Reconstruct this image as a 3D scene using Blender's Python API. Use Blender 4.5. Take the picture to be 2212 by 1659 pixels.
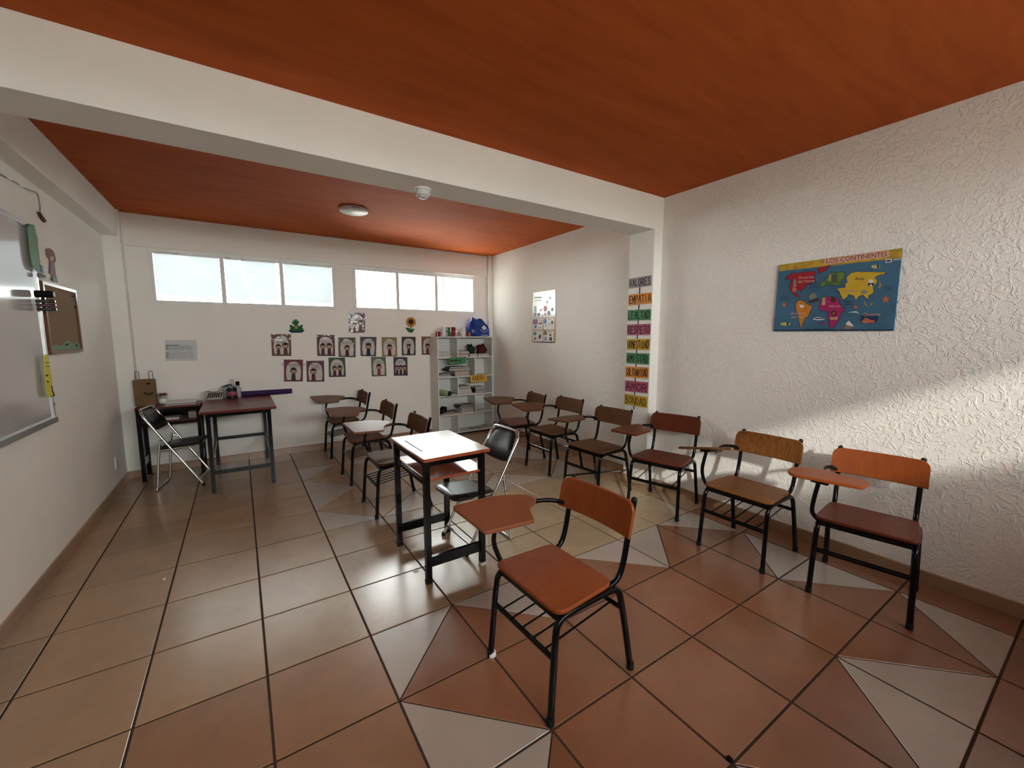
import bpy, math, random
from mathutils import Vector, Matrix, Euler
random.seed(7)
rad = math.radians
scene = bpy.context.scene
for o in list(bpy.data.objects):
    bpy.data.objects.remove(o)
col = scene.collection

# ------------------------------------------------------------------ camera
F = 890.97                                   # focal length in pixels of the 2212 x 1659 frame
CAM = Vector((-0.911, -1.555, 1.502))
EUL = Euler((rad(83.444), rad(0.097), rad(-33.38)), 'XYZ')
cd = bpy.data.cameras.new('camera')
cd.sensor_fit = 'HORIZONTAL'; cd.sensor_width = 36.0
cd.lens = F / 2212 * 36.0
cd.clip_start = 0.02
cam = bpy.data.objects.new('camera', cd)
cam.location = CAM; cam.rotation_euler = EUL
col.objects.link(cam); scene.camera = cam

# ------------------------------------------------------------------ view + light
vs = scene.view_settings
vs.view_transform = 'Standard'; vs.look = 'None'; vs.gamma = 1.0; vs.use_curve_mapping = False
vs.exposure = 0.62
SKY = 20.0
world = bpy.data.worlds.new('sky'); scene.world = world
world.use_nodes = True
wn = world.node_tree; wn.nodes.clear()
bg = wn.nodes.new('ShaderNodeBackground'); out = wn.nodes.new('ShaderNodeOutputWorld')
bg.inputs[0].default_value = (1.0, 0.99, 0.965, 1); bg.inputs[1].default_value = SKY
wn.links.new(bg.outputs[0], out.inputs[0])

sd = bpy.data.lights.new('sun', 'SUN'); sd.energy = 13.0; sd.angle = rad(3.6); sd.color = (1.0, 0.93, 0.84)
sun = bpy.data.objects.new('sun', sd); col.objects.link(sun)
sun.rotation_euler = Vector((1.0, 1.2, -0.60)).to_track_quat('-Z', 'Y').to_euler()
sun.location = (-6, -8, 6)

def portal(x0, x1, z0, z1, y, face):
    d = bpy.data.lights.new('window_portal', 'AREA'); d.shape = 'RECTANGLE'
    d.size = x1 - x0; d.size_y = z1 - z0; d.cycles.is_portal = True
    o = bpy.data.objects.new('window_portal', d); col.objects.link(o)
    o.location = ((x0 + x1) / 2, y, (z0 + z1) / 2)
    o.rotation_euler = (rad(-90) if face < 0 else rad(90), 0, 0)
# (room size needed here)
XL, XR, XR2, YB, YF, H = -1.99, 2.49, 2.58, 4.38, -3.30, 2.785
portal(-1.66, 0.20, 1.865, 2.455, YB + 0.16, -1)
portal(0.436, 2.29, 1.865, 2.455, YB + 0.16, -1)
portal(-1.75, 2.40, 1.78, 2.39, YF - 0.16, 1)

cy = scene.cycles
cy.max_bounces = 10; cy.diffuse_bounces = 6; cy.glossy_bounces = 4; cy.transparent_max_bounces = 10
cy.caustics_reflective = False; cy.caustics_refractive = False
cy.sample_clamp_indirect = 6.0

# ------------------------------------------------------------------ pixel -> point on a known plane
RM = EUL.to_matrix()
def ray(px, py):
    return RM @ Vector(((px - 1106) / F, -(py - 829.5) / F, -1))
def on_x(px, py, X):
    d = ray(px, py); return CAM + d * ((X - CAM.x) / d.x)
def on_y(px, py, Y):
    d = ray(px, py); return CAM + d * ((Y - CAM.y) / d.y)
def on_z(px, py, Z):
    d = ray(px, py); return CAM + d * ((Z - CAM.z) / d.z)

# ------------------------------------------------------------------ materials
MATS = {}
def lin(c):
    return tuple((v / 12.92 if v <= 0.04045 else ((v + 0.055) / 1.055) ** 2.4) for v in c)
def srgb(r, g, b):
    return lin((r / 255, g / 255, b / 255))
def new_mat(name):
    m = bpy.data.materials.new(name); m.use_nodes = True
    nt = m.node_tree
    return m, nt, nt.nodes['Principled BSDF']
def tex_coord(nt, which='Object', scale=(1, 1, 1)):
    tc = nt.nodes.new('ShaderNodeTexCoord'); mp = nt.nodes.new('ShaderNodeMapping')
    mp.inputs['Scale'].default_value = scale
    nt.links.new(tc.outputs[which], mp.inputs['Vector'])
    return mp.outputs['Vector']
def geo_pos(nt, scale=(1, 1, 1)):
    g = nt.nodes.new('ShaderNodeNewGeometry'); mp = nt.nodes.new('ShaderNodeMapping')
    mp.inputs['Scale'].default_value = scale
    nt.links.new(g.outputs['Position'], mp.inputs['Vector'])
    return mp.outputs['Vector']
def noise(nt, vec, scale, detail=3, rough=0.55, dist=0.0):
    n = nt.nodes.new('ShaderNodeTexNoise')
    n.inputs['Scale'].default_value = scale; n.inputs['Detail'].default_value = detail
    n.inputs['Roughness'].default_value = rough; n.inputs['Distortion'].default_value = dist
    nt.links.new(vec, n.inputs['Vector'])
    return n.outputs['Fac']
def ramp(nt, fac, stops):
    r = nt.nodes.new('ShaderNodeValToRGB')
    el = r.color_ramp.elements
    while len(el) < len(stops): el.new(0.5)
    for e, (p, c) in zip(el, stops):
        e.position = p; e.color = (*c, 1) if len(c) == 3 else c
    nt.links.new(fac, r.inputs[0])
    return r.outputs[0]
def bump(nt, b, height, strength, distance):
    n = nt.nodes.new('ShaderNodeBump')
    n.inputs['Strength'].default_value = strength; n.inputs['Distance'].default_value = distance
    nt.links.new(height, n.inputs['Height']); nt.links.new(n.outputs[0], b.inputs['Normal'])
    return n
def plain(name, c, rough=0.6, metal=0.0, coat=0.0, var=0.06, nscale=18.0, spec=0.28):
    if name in MATS: return MATS[name]
    m, nt, b = new_mat(name)
    v = tex_coord(nt)
    f = noise(nt, v, nscale, 3)
    lo = tuple(max(0, x * (1 - var)) for x in c); hi = tuple(min(1, x * (1 + var)) for x in c)
    nt.links.new(ramp(nt, f, [(0.3, lo), (0.7, hi)]), b.inputs['Base Color'])
    b.inputs['Roughness'].default_value = rough; b.inputs['Metallic'].default_value = metal
    b.inputs['Coat Weight'].default_value = coat; b.inputs['Coat Roughness'].default_value = 0.12
    b.inputs['Specular IOR Level'].default_value = spec
    MATS[name] = m
    return m
def wood(name, c1, c2, rough=0.32, coat=0.25, scale=(1, 1, 1), grain=14.0, spec=0.5):
    if name in MATS: return MATS[name]
    m, nt, b = new_mat(name)
    v = tex_coord(nt, 'Object', scale)
    f = noise(nt, v, grain, 5, 0.6, 0.8)
    nt.links.new(ramp(nt, f, [(0.28, c1), (0.72, c2)]), b.inputs['Base Color'])
    b.inputs['Roughness'].default_value = rough
    b.inputs['Coat Weight'].default_value = coat; b.inputs['Coat Roughness'].default_value = 0.18
    b.inputs['Specular IOR Level'].default_value = spec
    MATS[name] = m
    return m
def wall_mat(name, c, squiggle):
    m, nt, b = new_mat(name)
    v = geo_pos(nt)
    big = noise(nt, v, 1.3, 4)
    nt.links.new(ramp(nt, big, [(0.3, tuple(x * 0.95 for x in c)), (0.7, tuple(min(1, x * 1.03) for x in c))]), b.inputs['Base Color'])
    b.inputs['Roughness'].default_value = 0.85; b.inputs['Specular IOR Level'].default_value = 0.2
    f1 = noise(nt, v, 22.0 if squiggle else 26.0, 2, 0.5, 1.8 if squiggle else 0.4)
    f2 = noise(nt, v, 95.0, 2)
    mx = nt.nodes.new('ShaderNodeMath'); mx.operation = 'MULTIPLY_ADD'
    rr = ramp(nt, f1, [(0.50, (0, 0, 0)), (0.60, (1, 1, 1))]) if squiggle else f1
    nt.links.new(rr, mx.inputs[0]); mx.inputs[1].default_value = 1.0
    nt.links.new(f2, mx.inputs[2])
    bump(nt, b, mx.outputs[0], 0.6 if squiggle else 0.4, 0.004 if squiggle else 0.002)
    MATS[name] = m
    return m
def tile_mat(name, c, var=0.12, mottle=0.10):
    m, nt, b = new_mat(name)
    v = geo_pos(nt)
    f = noise(nt, v, 5.0, 6, 0.62, 0.4)
    base = ramp(nt, f, [(0.25, tuple(x * (1 - mottle) for x in c)), (0.75, tuple(x * (1 + mottle) for x in c))])
    oi = nt.nodes.new('ShaderNodeObjectInfo')
    hsv = nt.nodes.new('ShaderNodeHueSaturation')
    mr = nt.nodes.new('ShaderNodeMapRange'); mr.inputs['To Min'].default_value = 1 - var; mr.inputs['To Max'].default_value = 1 + var
    nt.links.new(oi.outputs['Random'], mr.inputs[0]); nt.links.new(mr.outputs[0], hsv.inputs['Value'])
    nt.links.new(base, hsv.inputs['Color']); nt.links.new(hsv.outputs[0], b.inputs['Base Color'])
    b.inputs['Roughness'].default_value = 0.27
    b.inputs['Specular IOR Level'].default_value = 1.0
    f2 = noise(nt, v, 7.0, 2)
    bump(nt, b, f2, 0.25, 0.004)
    MATS[name] = m
    return m

WALL = (0.82, 0.80, 0.75)
M_wall = wall_mat('painted_stucco', WALL, False)
M_wall_t = wall_mat('textured_stucco', WALL, True)
M_white = plain('white_paint', (0.76, 0.75, 0.72), 0.5, var=0.03)
M_grout = plain('grout', (0.045, 0.026, 0.017), 0.9, nscale=30)
M_terra = tile_mat('reddened_terracotta_tile', (0.205, 0.083, 0.039))  # orange ceiling bounce put into this redder tile colour
M_tan = tile_mat('tan_tile', (0.305, 0.188, 0.106))
M_mid = tile_mat('half_reddened_tile', (0.25, 0.128, 0.067))  # tan partly reddened, ceiling bounce put into the colour
M_cream = tile_mat('cream_tile', (0.355, 0.258, 0.152), 0.05, 0.14)
M_pale = tile_mat('pale_tile', (0.35, 0.265, 0.185), 0.05)
M_grey = tile_mat('grey_tile', (0.36, 0.295, 0.252), 0.05, 0.06)
M_black = plain('black_enamel', (0.002, 0.002, 0.0024), 0.17, coat=0.0, var=0.1, spec=0.22)
M_rubber = plain('black_rubber', (0.005, 0.005, 0.005), 0.6, spec=.2)
M_vinyl = plain('black_vinyl', (0.006, 0.006, 0.0065), 0.3, coat=0.12, spec=0.45)
M_chrome = plain('chrome', (0.72, 0.71, 0.69), 0.2, metal=1.0, var=0.03)
M_alu = plain('aluminium', (0.6, 0.6, 0.6), 0.35, metal=1.0, var=0.03)
M_ink = plain('black_ink', (0.006, 0.005, 0.005), 0.7, spec=.1)
M_paper = plain('white_paper', (0.72, 0.72, 0.70), 0.6, var=0.02)

def ceiling_mat():
    m, nt, b = new_mat('orange_ceiling')
    v = geo_pos(nt, (0.7, 5.0, 1.0))
    f = noise(nt, v, 2.2, 6, 0.6, 0.5)
    nt.links.new(ramp(nt, f, [(0.25, (0.285, 0.052, 0.0105)), (0.75, (0.40, 0.088, 0.0185))]), b.inputs['Base Color'])
    b.inputs['Roughness'].default_value = 0.8; b.inputs['Specular IOR Level'].default_value = 0.08
    f2 = noise(nt, geo_pos(nt), 60.0, 2)
    bump(nt, b, f2, 0.2, 0.002)
    return m
M_ceil = ceiling_mat()

def glass_mat():
    m, nt, b = new_mat('window_glass'); nt.nodes.remove(b)
    o = nt.nodes['Material Output']
    t = nt.nodes.new('ShaderNodeBsdfTransparent'); g = nt.nodes.new('ShaderNodeBsdfGlossy'); mx = nt.nodes.new('ShaderNodeMixShader')
    fr = nt.nodes.new('ShaderNodeFresnel'); fr.inputs[0].default_value = 1.45
    t.inputs[0].default_value = (0.93, 0.96, 0.96, 1); g.inputs['Roughness'].default_value = 0.02
    nt.links.new(fr.outputs[0], mx.inputs[0]); nt.links.new(t.outputs[0], mx.inputs[1]); nt.links.new(g.outputs[0], mx.inputs[2])
    nt.links.new(mx.outputs[0], o.inputs[0])
    return m
M_glass = glass_mat()
def frosted_mat():
    m, nt, b = new_mat('dusty_glass'); nt.nodes.remove(b)
    o = nt.nodes['Material Output']
    t = nt.nodes.new('ShaderNodeBsdfTransparent'); g = nt.nodes.new('ShaderNodeBsdfTranslucent'); mx = nt.nodes.new('ShaderNodeMixShader')
    t.inputs[0].default_value = (0.9, 0.96, 0.96, 1); g.inputs[0].default_value = (0.85, 0.9, 0.9, 1)
    mx.inputs[0].default_value = 0.85
    nt.links.new(t.outputs[0], mx.inputs[1]); nt.links.new(g.outputs[0], mx.inputs[2]); nt.links.new(mx.outputs[0], o.inputs[0])
    return m
M_frost = frosted_mat()
def sheet_mat(name, trans):
    m, nt, b = new_mat(name); nt.nodes.remove(b)
    o = nt.nodes['Material Output']
    d = nt.nodes.new('ShaderNodeBsdfDiffuse'); g = nt.nodes.new('ShaderNodeBsdfTranslucent'); mx = nt.nodes.new('ShaderNodeMixShader')
    v = geo_pos(nt, (5.0, 1.0, 16.0))
    f = noise(nt, v, 1.0, 4, .5, 1.2)
    c = ramp(nt, f, [(0.3, (trans * 0.70, trans * 0.80, trans * 0.84)), (0.7, (trans * 0.93, trans * 1.06, trans * 1.12))])  # streaks in the translucent colour stand in for fold shading
    nt.links.new(c, g.inputs[0]); d.inputs[0].default_value = (0.8, 0.82, 0.81, 1); mx.inputs[0].default_value = 0.5
    nt.links.new(d.outputs[0], mx.inputs[1]); nt.links.new(g.outputs[0], mx.inputs[2]); nt.links.new(mx.outputs[0], o.inputs[0])
    return m
M_sheet = sheet_mat('window_paper', 0.2)

# ------------------------------------------------------------------ mesh builder
class MB:
    def __init__(s): s.v = []; s.f = []; s.m = []
    def face(s, pts, m=0):
        i = len(s.v); s.v += [tuple(p) for p in pts]; s.f.append(tuple(range(i, i + len(pts)))); s.m.append(m)
    def grid(s, rows, m=0, closed=False):
        i = len(s.v); n = len(rows[0])
        for r in rows: s.v += [tuple(p) for p in r]
        for a in range(len(rows) - 1):
            for b in range(n if closed else n - 1):
                b2 = (b + 1) % n
                s.f.append((i + a * n + b, i + a * n + b2, i + (a + 1) * n + b2, i + (a + 1) * n + b)); s.m.append(m)
        return s
    def cap(s, pts, m=0):
        s.face(pts, m)
    def box(s, x0, x1, y0, y1, z0, z1, m=0, M=None):
        p = [(x0, y0, z0), (x1, y0, z0), (x1, y1, z0), (x0, y1, z0), (x0, y0, z1), (x1, y0, z1), (x1, y1, z1), (x0, y1, z1)]
        if M: p = [tuple(M @ Vector(q)) for q in p]
        i = len(s.v); s.v += p
        for q in ((0, 3, 2, 1), (4, 5, 6, 7), (0, 1, 5, 4), (1, 2, 6, 5), (2, 3, 7, 6), (3, 0, 4, 7)):
            s.f.append(tuple(i + k for k in q)); s.m.append(m)
        return s
    def rows(s, rws, m=0):
        """closed loops stacked, capped at both ends"""
        s.grid(rws, m, True)
        s.face(list(reversed(rws[0])), m); s.face(rws[-1], m)
        return s
    def tube(s, path, r, n=8, m=0, r2=None):
        P = [Vector(p) for p in path]; rws = []
        up = None
        for k, p in enumerate(P):
            if k == 0: t = P[1] - P[0]
            elif k == len(P) - 1: t = P[-1] - P[-2]
            else: t = (P[k] - P[k - 1]).normalized() + (P[k + 1] - P[k]).normalized()
            t.normalize()
            if up is None:
                a = Vector((0, 0, 1)) if abs(t.z) < 0.9 else Vector((1, 0, 0))
                up = (a - t * a.dot(t)).normalized()
            else:
                up = (up - t * up.dot(t)).normalized()
            sd_ = t.cross(up)
            rr = r if not hasattr(r, '__len__') else r[k]
            rb = (r2 if r2 else rr)
            rws.append([p + up * (rr * math.cos(2 * math.pi * j / n)) + sd_ * (rb * math.sin(2 * math.pi * j / n)) for j in range(n)])
        return s.rows(rws, m)
    def lathe(s, prof, c=(0, 0, 0), n=20, m=0, axis='z', M=None):
        rws = []
        for (r, h) in prof:
            row = []
            for j in range(n):
                a = 2 * math.pi * j / n
                q = Vector((r * math.cos(a), r * math.sin(a), h))
                if axis == 'x': q = Vector((q.z, q.x, q.y))
                if axis == 'y': q = Vector((q.x, q.z, q.y))
                if M: q = M @ q
                row.append(q + Vector(c))
            rws.append(row)
        return s.rows(rws, m)
    def slab(s, outl, fn, th, bev=0.004, m=0):
        """outline in (u,v) ccw, fn(u,v,w) -> point; thickness th along w with bevelled rims"""
        ins = inset(outl, bev)
        rws = [[fn(u, v, 0) for u, v in ins], [fn(u, v, bev) for u, v in outl], [fn(u, v, th - bev) for u, v in outl], [fn(u, v, th) for u, v in ins]]
        return s.rows(rws, m)
    def obj(s, name, mats, parent=None, smooth=None):
        me = bpy.data.meshes.new(name)
        me.from_pydata([tuple(p) for p in s.v], [], s.f)
        if not isinstance(mats, (list, tuple)): mats = [mats]
        for mt in mats: me.materials.append(mt)
        me.polygons.foreach_set('material_index', s.m)
        if smooth:
            me.polygons.foreach_set('use_smooth', [True] * len(me.polygons))
            me.set_sharp_from_angle(angle=rad(smooth))
        me.update()
        o = bpy.data.objects.new(name, me); col.objects.link(o)
        if parent: o.parent = parent
        return o

def inset(pts, d):
    n = len(pts); out_ = []
    area = sum(pts[i][0] * pts[(i + 1) % n][1] - pts[(i + 1) % n][0] * pts[i][1] for i in range(n))
    sg = 1 if area > 0 else -1
    for i in range(n):
        a = Vector(pts[i - 1]); b = Vector(pts[i]); c = Vector(pts[(i + 1) % n])
        e1 = (b - a).normalized(); e2 = (c - b).normalized()
        n1 = Vector((-e1.y, e1.x)) * sg; n2 = Vector((-e2.y, e2.x)) * sg
        k = n1 + n2
        q = k.length_squared
        k = n1 if q < 1e-6 else k * (2 / q)
        if k.length > 1.8: k = k.normalized() * 1.8
        out_.append((b.x + k.x * d, b.y + k.y * d))
    return out_
def rpoly(pts, rs, n=5):
    out_ = []
    N = len(pts)
    for i in range(N):
        r = rs[i] if hasattr(rs, '__len__') else rs
        a = Vector(pts[i - 1]); b = Vector(pts[i]); c = Vector(pts[(i + 1) % N])
        if r <= 0: out_.append((b.x, b.y)); continue
        u = (a - b); v = (c - b)
        r1 = min(r, u.length * 0.49, v.length * 0.49)
        p = b + u.normalized() * r1; q = b + v.normalized() * r1
        for k in range(n + 1):
            t = k / n
            w = p * (1 - t) ** 2 + b * 2 * t * (1 - t) + q * t * t
            out_.append((w.x, w.y))
    return out_
def smooth_path(pts, n=6, closed=False):
    P = [Vector(p) for p in pts]; out_ = []
    for i in range(len(P) - 1):
        p0 = P[max(i - 1, 0)]; p1 = P[i]; p2 = P[i + 1]; p3 = P[min(i + 2, len(P) - 1)]
        for k in range(n):
            t = k / n
            out_.append(0.5 * ((2 * p1) + (p2 - p0) * t + (2 * p0 - 5 * p1 + 4 * p2 - p3) * t * t + (-p0 + 3 * p1 - 3 * p2 + p3) * t ** 3))
    out_.append(P[-1])
    return out_
def ell(cx, cy_, rx, ry, n=20, a0=0, a1=2 * math.pi):
    return [(cx + rx * math.cos(a0 + (a1 - a0) * k / n), cy_ + ry * math.sin(a0 + (a1 - a0) * k / n)) for k in range(n)]

def tag(o, label, cat, group=None):
    o['label'] = label; o['category'] = cat
    if group: o['group'] = group
    return o
def thing(name, label, cat, loc=(0, 0, 0), rz=0.0, group=None):
    o = bpy.data.objects.new(name, None); col.objects.link(o)
    o.empty_display_size = 0.1
    o.location = loc; o.rotation_euler = (0, 0, rz)
    return tag(o, label, cat, group)
def struct(o):
    o['kind'] = 'structure'; return o

# planes for flat print: origin helpers
class Plane:
    """U right, V up, N towards the viewer"""
    def __init__(s, O, U, V): s.O = Vector(O); s.U = Vector(U); s.V = Vector(V); s.N = s.U.cross(s.V).normalized()
    def __call__(s, u, v, w=0.0): return s.O + s.U * u + s.V * v + s.N * w
class Quad:
    """bilinear patch through four points tl,tr,br,bl; u,v in 0..1 with v up"""
    def __init__(s, tl, tr, br, bl):
        s.p = [Vector(q) for q in (tl, tr, br, bl)]
        s.N = (s.p[1] - s.p[3]).cross(s.p[0] - s.p[3]).normalized()
    def __call__(s, u, v, w=0.0):
        tl, tr, br, bl = s.p
        return (tl * (1 - u) + tr * u) * v + (bl * (1 - u) + br * u) * (1 - v) + s.N * w

_tc = {}
def text_mesh(body):
    if body in _tc: return _tc[body]
    cu = bpy.data.curves.new('t', 'FONT'); cu.body = body; cu.size = 1.0; cu.resolution_u = 3
    ob = bpy.data.objects.new('t', cu)
    me = bpy.data.meshes.new_from_object(ob)
    vs_ = [(v.co.x, v.co.y) for v in me.vertices]; fs = [tuple(p.vertices) for p in me.polygons]
    bpy.data.objects.remove(ob); bpy.data.curves.remove(cu); bpy.data.meshes.remove(me)
    x0 = min(v[0] for v in vs_); x1 = max(v[0] for v in vs_); y0 = min(v[1] for v in vs_); y1 = max(v[1] for v in vs_)
    vs_ = [((x - x0) / (x1 - x0), (y - y0) / (y1 - y0)) for x, y in vs_]
    _tc[body] = (vs_, fs)
    return _tc[body]
def put_text(mb, body, fn, u0, u1, v0, v1, w, m=0, grow=0.0):
    vs_, fs = text_mesh(body)
    i = len(mb.v)
    mb.v += [tuple(fn(u0 + (u1 - u0) * x, v0 + (v1 - v0) * y, w)) for x, y in vs_]
    for f in fs: mb.f.append(tuple(i + k for k in f)); mb.m.append(m)

# hand-lettered capitals: strokes in a unit box
STROKES = {
 'A': [[(0, 0), (.5, 1), (1, 0)], [(.2, .38), (.8, .38)]], 'B': [[(0, 0), (0, 1), (.7, .95), (.8, .75), (.6, .55), (0, .5)], [(.6, .52), (1, .3), (.8, .03), (0, 0)]],
 'C': [[(1, .85), (.6, 1), (.15, .8), (0, .5), (.15, .15), (.6, 0), (1, .12)]],
 'D': [[(0, 0), (0, 1), (.6, .92), (1, .5), (.6, .06), (0, 0)]], 'E': [[(.9, 1), (0, 1), (0, 0), (.9, 0)], [(0, .52), (.7, .52)]],
 'H': [[(0, 0), (0, 1)], [(1, 0), (1, 1)], [(0, .5), (1, .5)]], 'I': [[(.5, 0), (.5, 1)]], 'L': [[(0, 1), (0, 0), (.9, 0)]],
 'M': [[(0, 0), (.1, 1), (.5, .35), (.9, 1), (1, 0)]], 'N': [[(0, 0), (0, 1), (1, 0), (1, 1)]],
 'O': [[(.5, 1), (.12, .8), (0, .5), (.12, .18), (.5, 0), (.88, .2), (1, .5), (.88, .82), (.5, 1)]],
 'P': [[(0, 0), (0, 1), (.75, .95), (.9, .72), (.7, .5), (0, .45)]], 'R': [[(0, 0), (0, 1), (.75, .95), (.9, .72), (.7, .5), (0, .47)], [(.4, .48), (1, 0)]],
 'S': [[(.95, .9), (.5, 1), (.1, .8), (.3, .56), (.75, .42), (.9, .2), (.5, 0), (0, .1)]], 'T': [[(0, 1), (1, 1)], [(.5, 1), (.5, 0)]],
 'V': [[(0, 1), (.5, 0), (1, 1)]], 'U': [[(0, 1), (.05, .2), (.5, 0), (.95, .2), (1, 1)]]}
def handwrite(mb, word, fn, u0, u1, v0, v1, w, tu, tv, m=0, rnd=None):
    n = len(word); step = (u1 - u0) / n
    rnd = rnd or random.Random(len(word) * 7 + ord(word[0]))
    for k, ch in enumerate(word):
        a = u0 + k * step + step * 0.10; wd = step * (0.76 if ch != 'I' else 0.5)
        j = rnd.uniform(-.05, .05); hh = rnd.uniform(.92, 1.06)
        for st in STROKES[ch]:
            pts = [(a + x * wd, v0 + (v1 - v0) * (y * hh + j)) for x, y in st]
            for p, q in zip(pts, pts[1:]):
                dx, dy = (q[0] - p[0]) / tu, (q[1] - p[1]) / tv
                L = math.hypot(dx, dy) or 1
                nx, ny = -dy / L * tu / 2, dx / L * tv / 2
                ex, ey = dx / L * tu * .35, dy / L * tv * .35
                mb.face([fn(p[0] - ex + nx, p[1] - ey + ny, w), fn(p[0] - ex - nx, p[1] - ey - ny, w), fn(q[0] + ex - nx, q[1] + ey - ny, w), fn(q[0] + ex + nx, q[1] + ey + ny, w)], m)

# ================================================================== THE ROOM
T = 0.45
# ---- floor: grout bed and one object per tile piece
fl = struct(MB().box(XL - .15, XR2 + .15, YF - .15, YB + .15, -0.12, -0.0035).obj('floor', M_grout))
GAP = 0.0048
def piece_mesh(pts, name, mat):
    ins = inset(pts, 0.0018)
    mb = MB()
    mb.grid([[(x, y, -0.0045) for x, y in pts], [(x, y, -0.0012) for x, y in pts], [(x, y, 0.0) for x, y in ins]], 0, True)
    mb.face([(x, y, 0.0) for x, y in ins])
    me = bpy.data.meshes.new(name); me.from_pydata(mb.v, [], mb.f); me.materials.append(mat); me.update()
    return me
_pm = {}
def add_tile(key, pts, mat, loc):
    k = (key, mat.name)
    if k not in _pm: _pm[k] = piece_mesh(pts, 'floor_tile', mat)
    o = bpy.data.objects.new('floor_tile', _pm[k]); col.objects.link(o)
    o.parent = fl; o.location = (loc[0], loc[1], 0)
h = T - GAP; g = GAP
SQ = [(g, g), (h, g), (h, h), (g, h)]
dg = 0.0045
TRI = {('/', 'NW'): [(g, g + dg), (h - dg, h), (g, h)], ('/', 'SE'): [(g + dg, g), (h, g), (h, h - dg)],
       ('\\', 'SW'): [(g, g), (h - dg, g), (g, h - dg)], ('\\', 'NE'): [(h, g + dg), (h, h), (g + dg, h)]}
OPP = {'NW': 'SE', 'SE': 'NW', 'SW': 'NE', 'NE': 'SW'}
CUT = {}
for b0 in (-3, 4):                             # two inlaid borders of six by four tiles
    for c, (d, s) in zip(range(4, 10), (('\\', 'SW'), ('/', 'SE'), ('\\', 'SW'), ('/', 'SE'), ('\\', 'SW'), ('/', 'SE'))): CUT[(c, b0)] = (d, s)
    for c, (d, s) in zip(range(4, 10), (('/', 'NW'), ('\\', 'NE'), ('/', 'NW'), ('\\', 'NE'), ('/', 'NW'), ('\\', 'NE'))): CUT[(c, b0 + 3)] = (d, s)
    CUT[(4, b0 + 1)] = ('/', 'NW'); CUT[(4, b0 + 2)] = ('\\', 'SW')
    CUT[(9, b0 + 1)] = ('\\', 'NE'); CUT[(9, b0 + 2)] = ('/', 'SE')
def tile_colour(a, b):
    if 6 <= a <= 9 and 1 <= b <= 3: return M_cream
    if 5 <= a <= 8 and 5 <= b <= 6: return M_pale
    if 4 <= a <= 9 and -3 <= b <= 0: return M_terra
    if a <= 1 and b >= -3: return M_tan
    if b <= -2: return M_terra
    if b in (0, -1) and a in (2, 3): return M_mid
    if a >= 4 and b <= 0: return M_terra
    return M_tan
for a in range(0, 12):
    for b in range(-6, 11):
        x0, y0 = (a - 5) * T, b * T
        if (a, b) in CUT:
            d, s = CUT[(a, b)]
            add_tile((d, s), TRI[(d, s)], M_grey, (x0, y0))
            add_tile((d, OPP[s]), TRI[(d, OPP[s])], M_terra if b < 2 and b > -4 else M_tan, (x0, y0))
            continue
        xa, xb = max(x0 + g, XL), min(x0 + h, XR2); yb = min(y0 + h, YB)
        if xb - xa < 0.02 or yb - y0 < 0.02: continue
        if xa == x0 + g and xb == x0 + h and yb == y0 + h:
            add_tile('sq', SQ, tile_colour(a, b), (x0, y0))
        else:
            pts = [(xa - x0, g), (xb - x0, g), (xb - x0, yb - y0), (xa - x0, yb - y0)]
            add_tile(('cut', round(xa - x0, 4), round(xb - x0, 4), round(yb - y0, 4)), pts, tile_colour(a, b), (x0, y0))

# ---- walls, ceiling, beams, pillars
W1 = (-1.66, 0.20, 1.865, 2.455); W2 = (0.436, 2.29, 1.865, 2.455); W3 = (-1.75, 2.40, 1.78, 2.39)
struct(MB().box(XL - .15, XL, YF - .15, YB + .15, -.12, H).obj('wall_left', M_wall))
mb = MB().box(XR, XR2 + .15, YF - .15, 1.18, -.12, H); mb.box(XR2, XR2 + .15, 1.18, YB + .15, -.12, H)
struct(mb.obj('wall_right', M_wall_t))
def holed(x0, x1, y0, y1, holes, m):
    mb = MB(); xs = x0
    for (a, b, z0, z1) in holes:
        mb.box(xs, a, y0, y1, -.12, H)
        mb.box(a, b, y0, y1, -.12, z0); mb.box(a, b, y0, y1, z1, H)
        xs = b
    mb.box(xs, x1, y0, y1, -.12, H)
    return mb
struct(holed(XL, XR2, YB, YB + .15, [W1, W2], 0).obj('wall_back', M_wall))
struct(holed(XL, XR, YF - .15, YF, [W3], 0).obj('wall_front', M_wall))
struct(MB().box(XL - .15, XR2 + .15, YF - .15, YB + .15, H, H + .14).obj('ceiling', M_ceil))
def rbox(x0, x1, y0, y1, z0, z1, name, mat, r=0.008):
    mb = MB(); o4 = [(x0, y0), (x1, y0), (x1, y1), (x0, y1)]; i4 = inset(o4, r)
    o8 = rpoly(o4, r, 3); i8 = inset(o8, r * .6)
    mb.rows([[(x, y, z0) for x, y in i8], [(x, y, z0 + r) for x, y in o8], [(x, y, z1) for x, y in o8]])
    return struct(mb.obj(name, mat, smooth=40))
rbox(XL, XR + .02, 1.02, 1.32, 2.49, H, 'trim_1', M_wall, 0.01)          # ceiling beam
rbox(XL - .01, -1.865, YF, 4.24, 2.52, H, 'trim_2', M_wall, 0.01)         # beam along the left wall
rbox(2.375, XR2 + .02, 1.022, 1.318, -.01, 2.495, 'trim_3', M_wall, 0.01)   # pillar on the right wall
rbox(2.395, XR2 + .02, 1.03, 1.31, 2.48, H, 'trim_4', M_wall, 0.006)
rbox(XL - .01, -1.85, 4.25, YB + .01, -.01, H, 'trim_5', M_wall, 0.012)        # corner pillar, back left
rbox(2.505, XR2 + .01, 4.31, YB + .01, -.01, H, 'trim_6', M_wall, 0.006)         # corner pillar, back right
mb = MB().box(-1.852, 2.507, YB - .03, YB + .01, 2.458, H); struct(mb.obj('trim_7', M_wall))   # lintel over the windows

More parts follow.
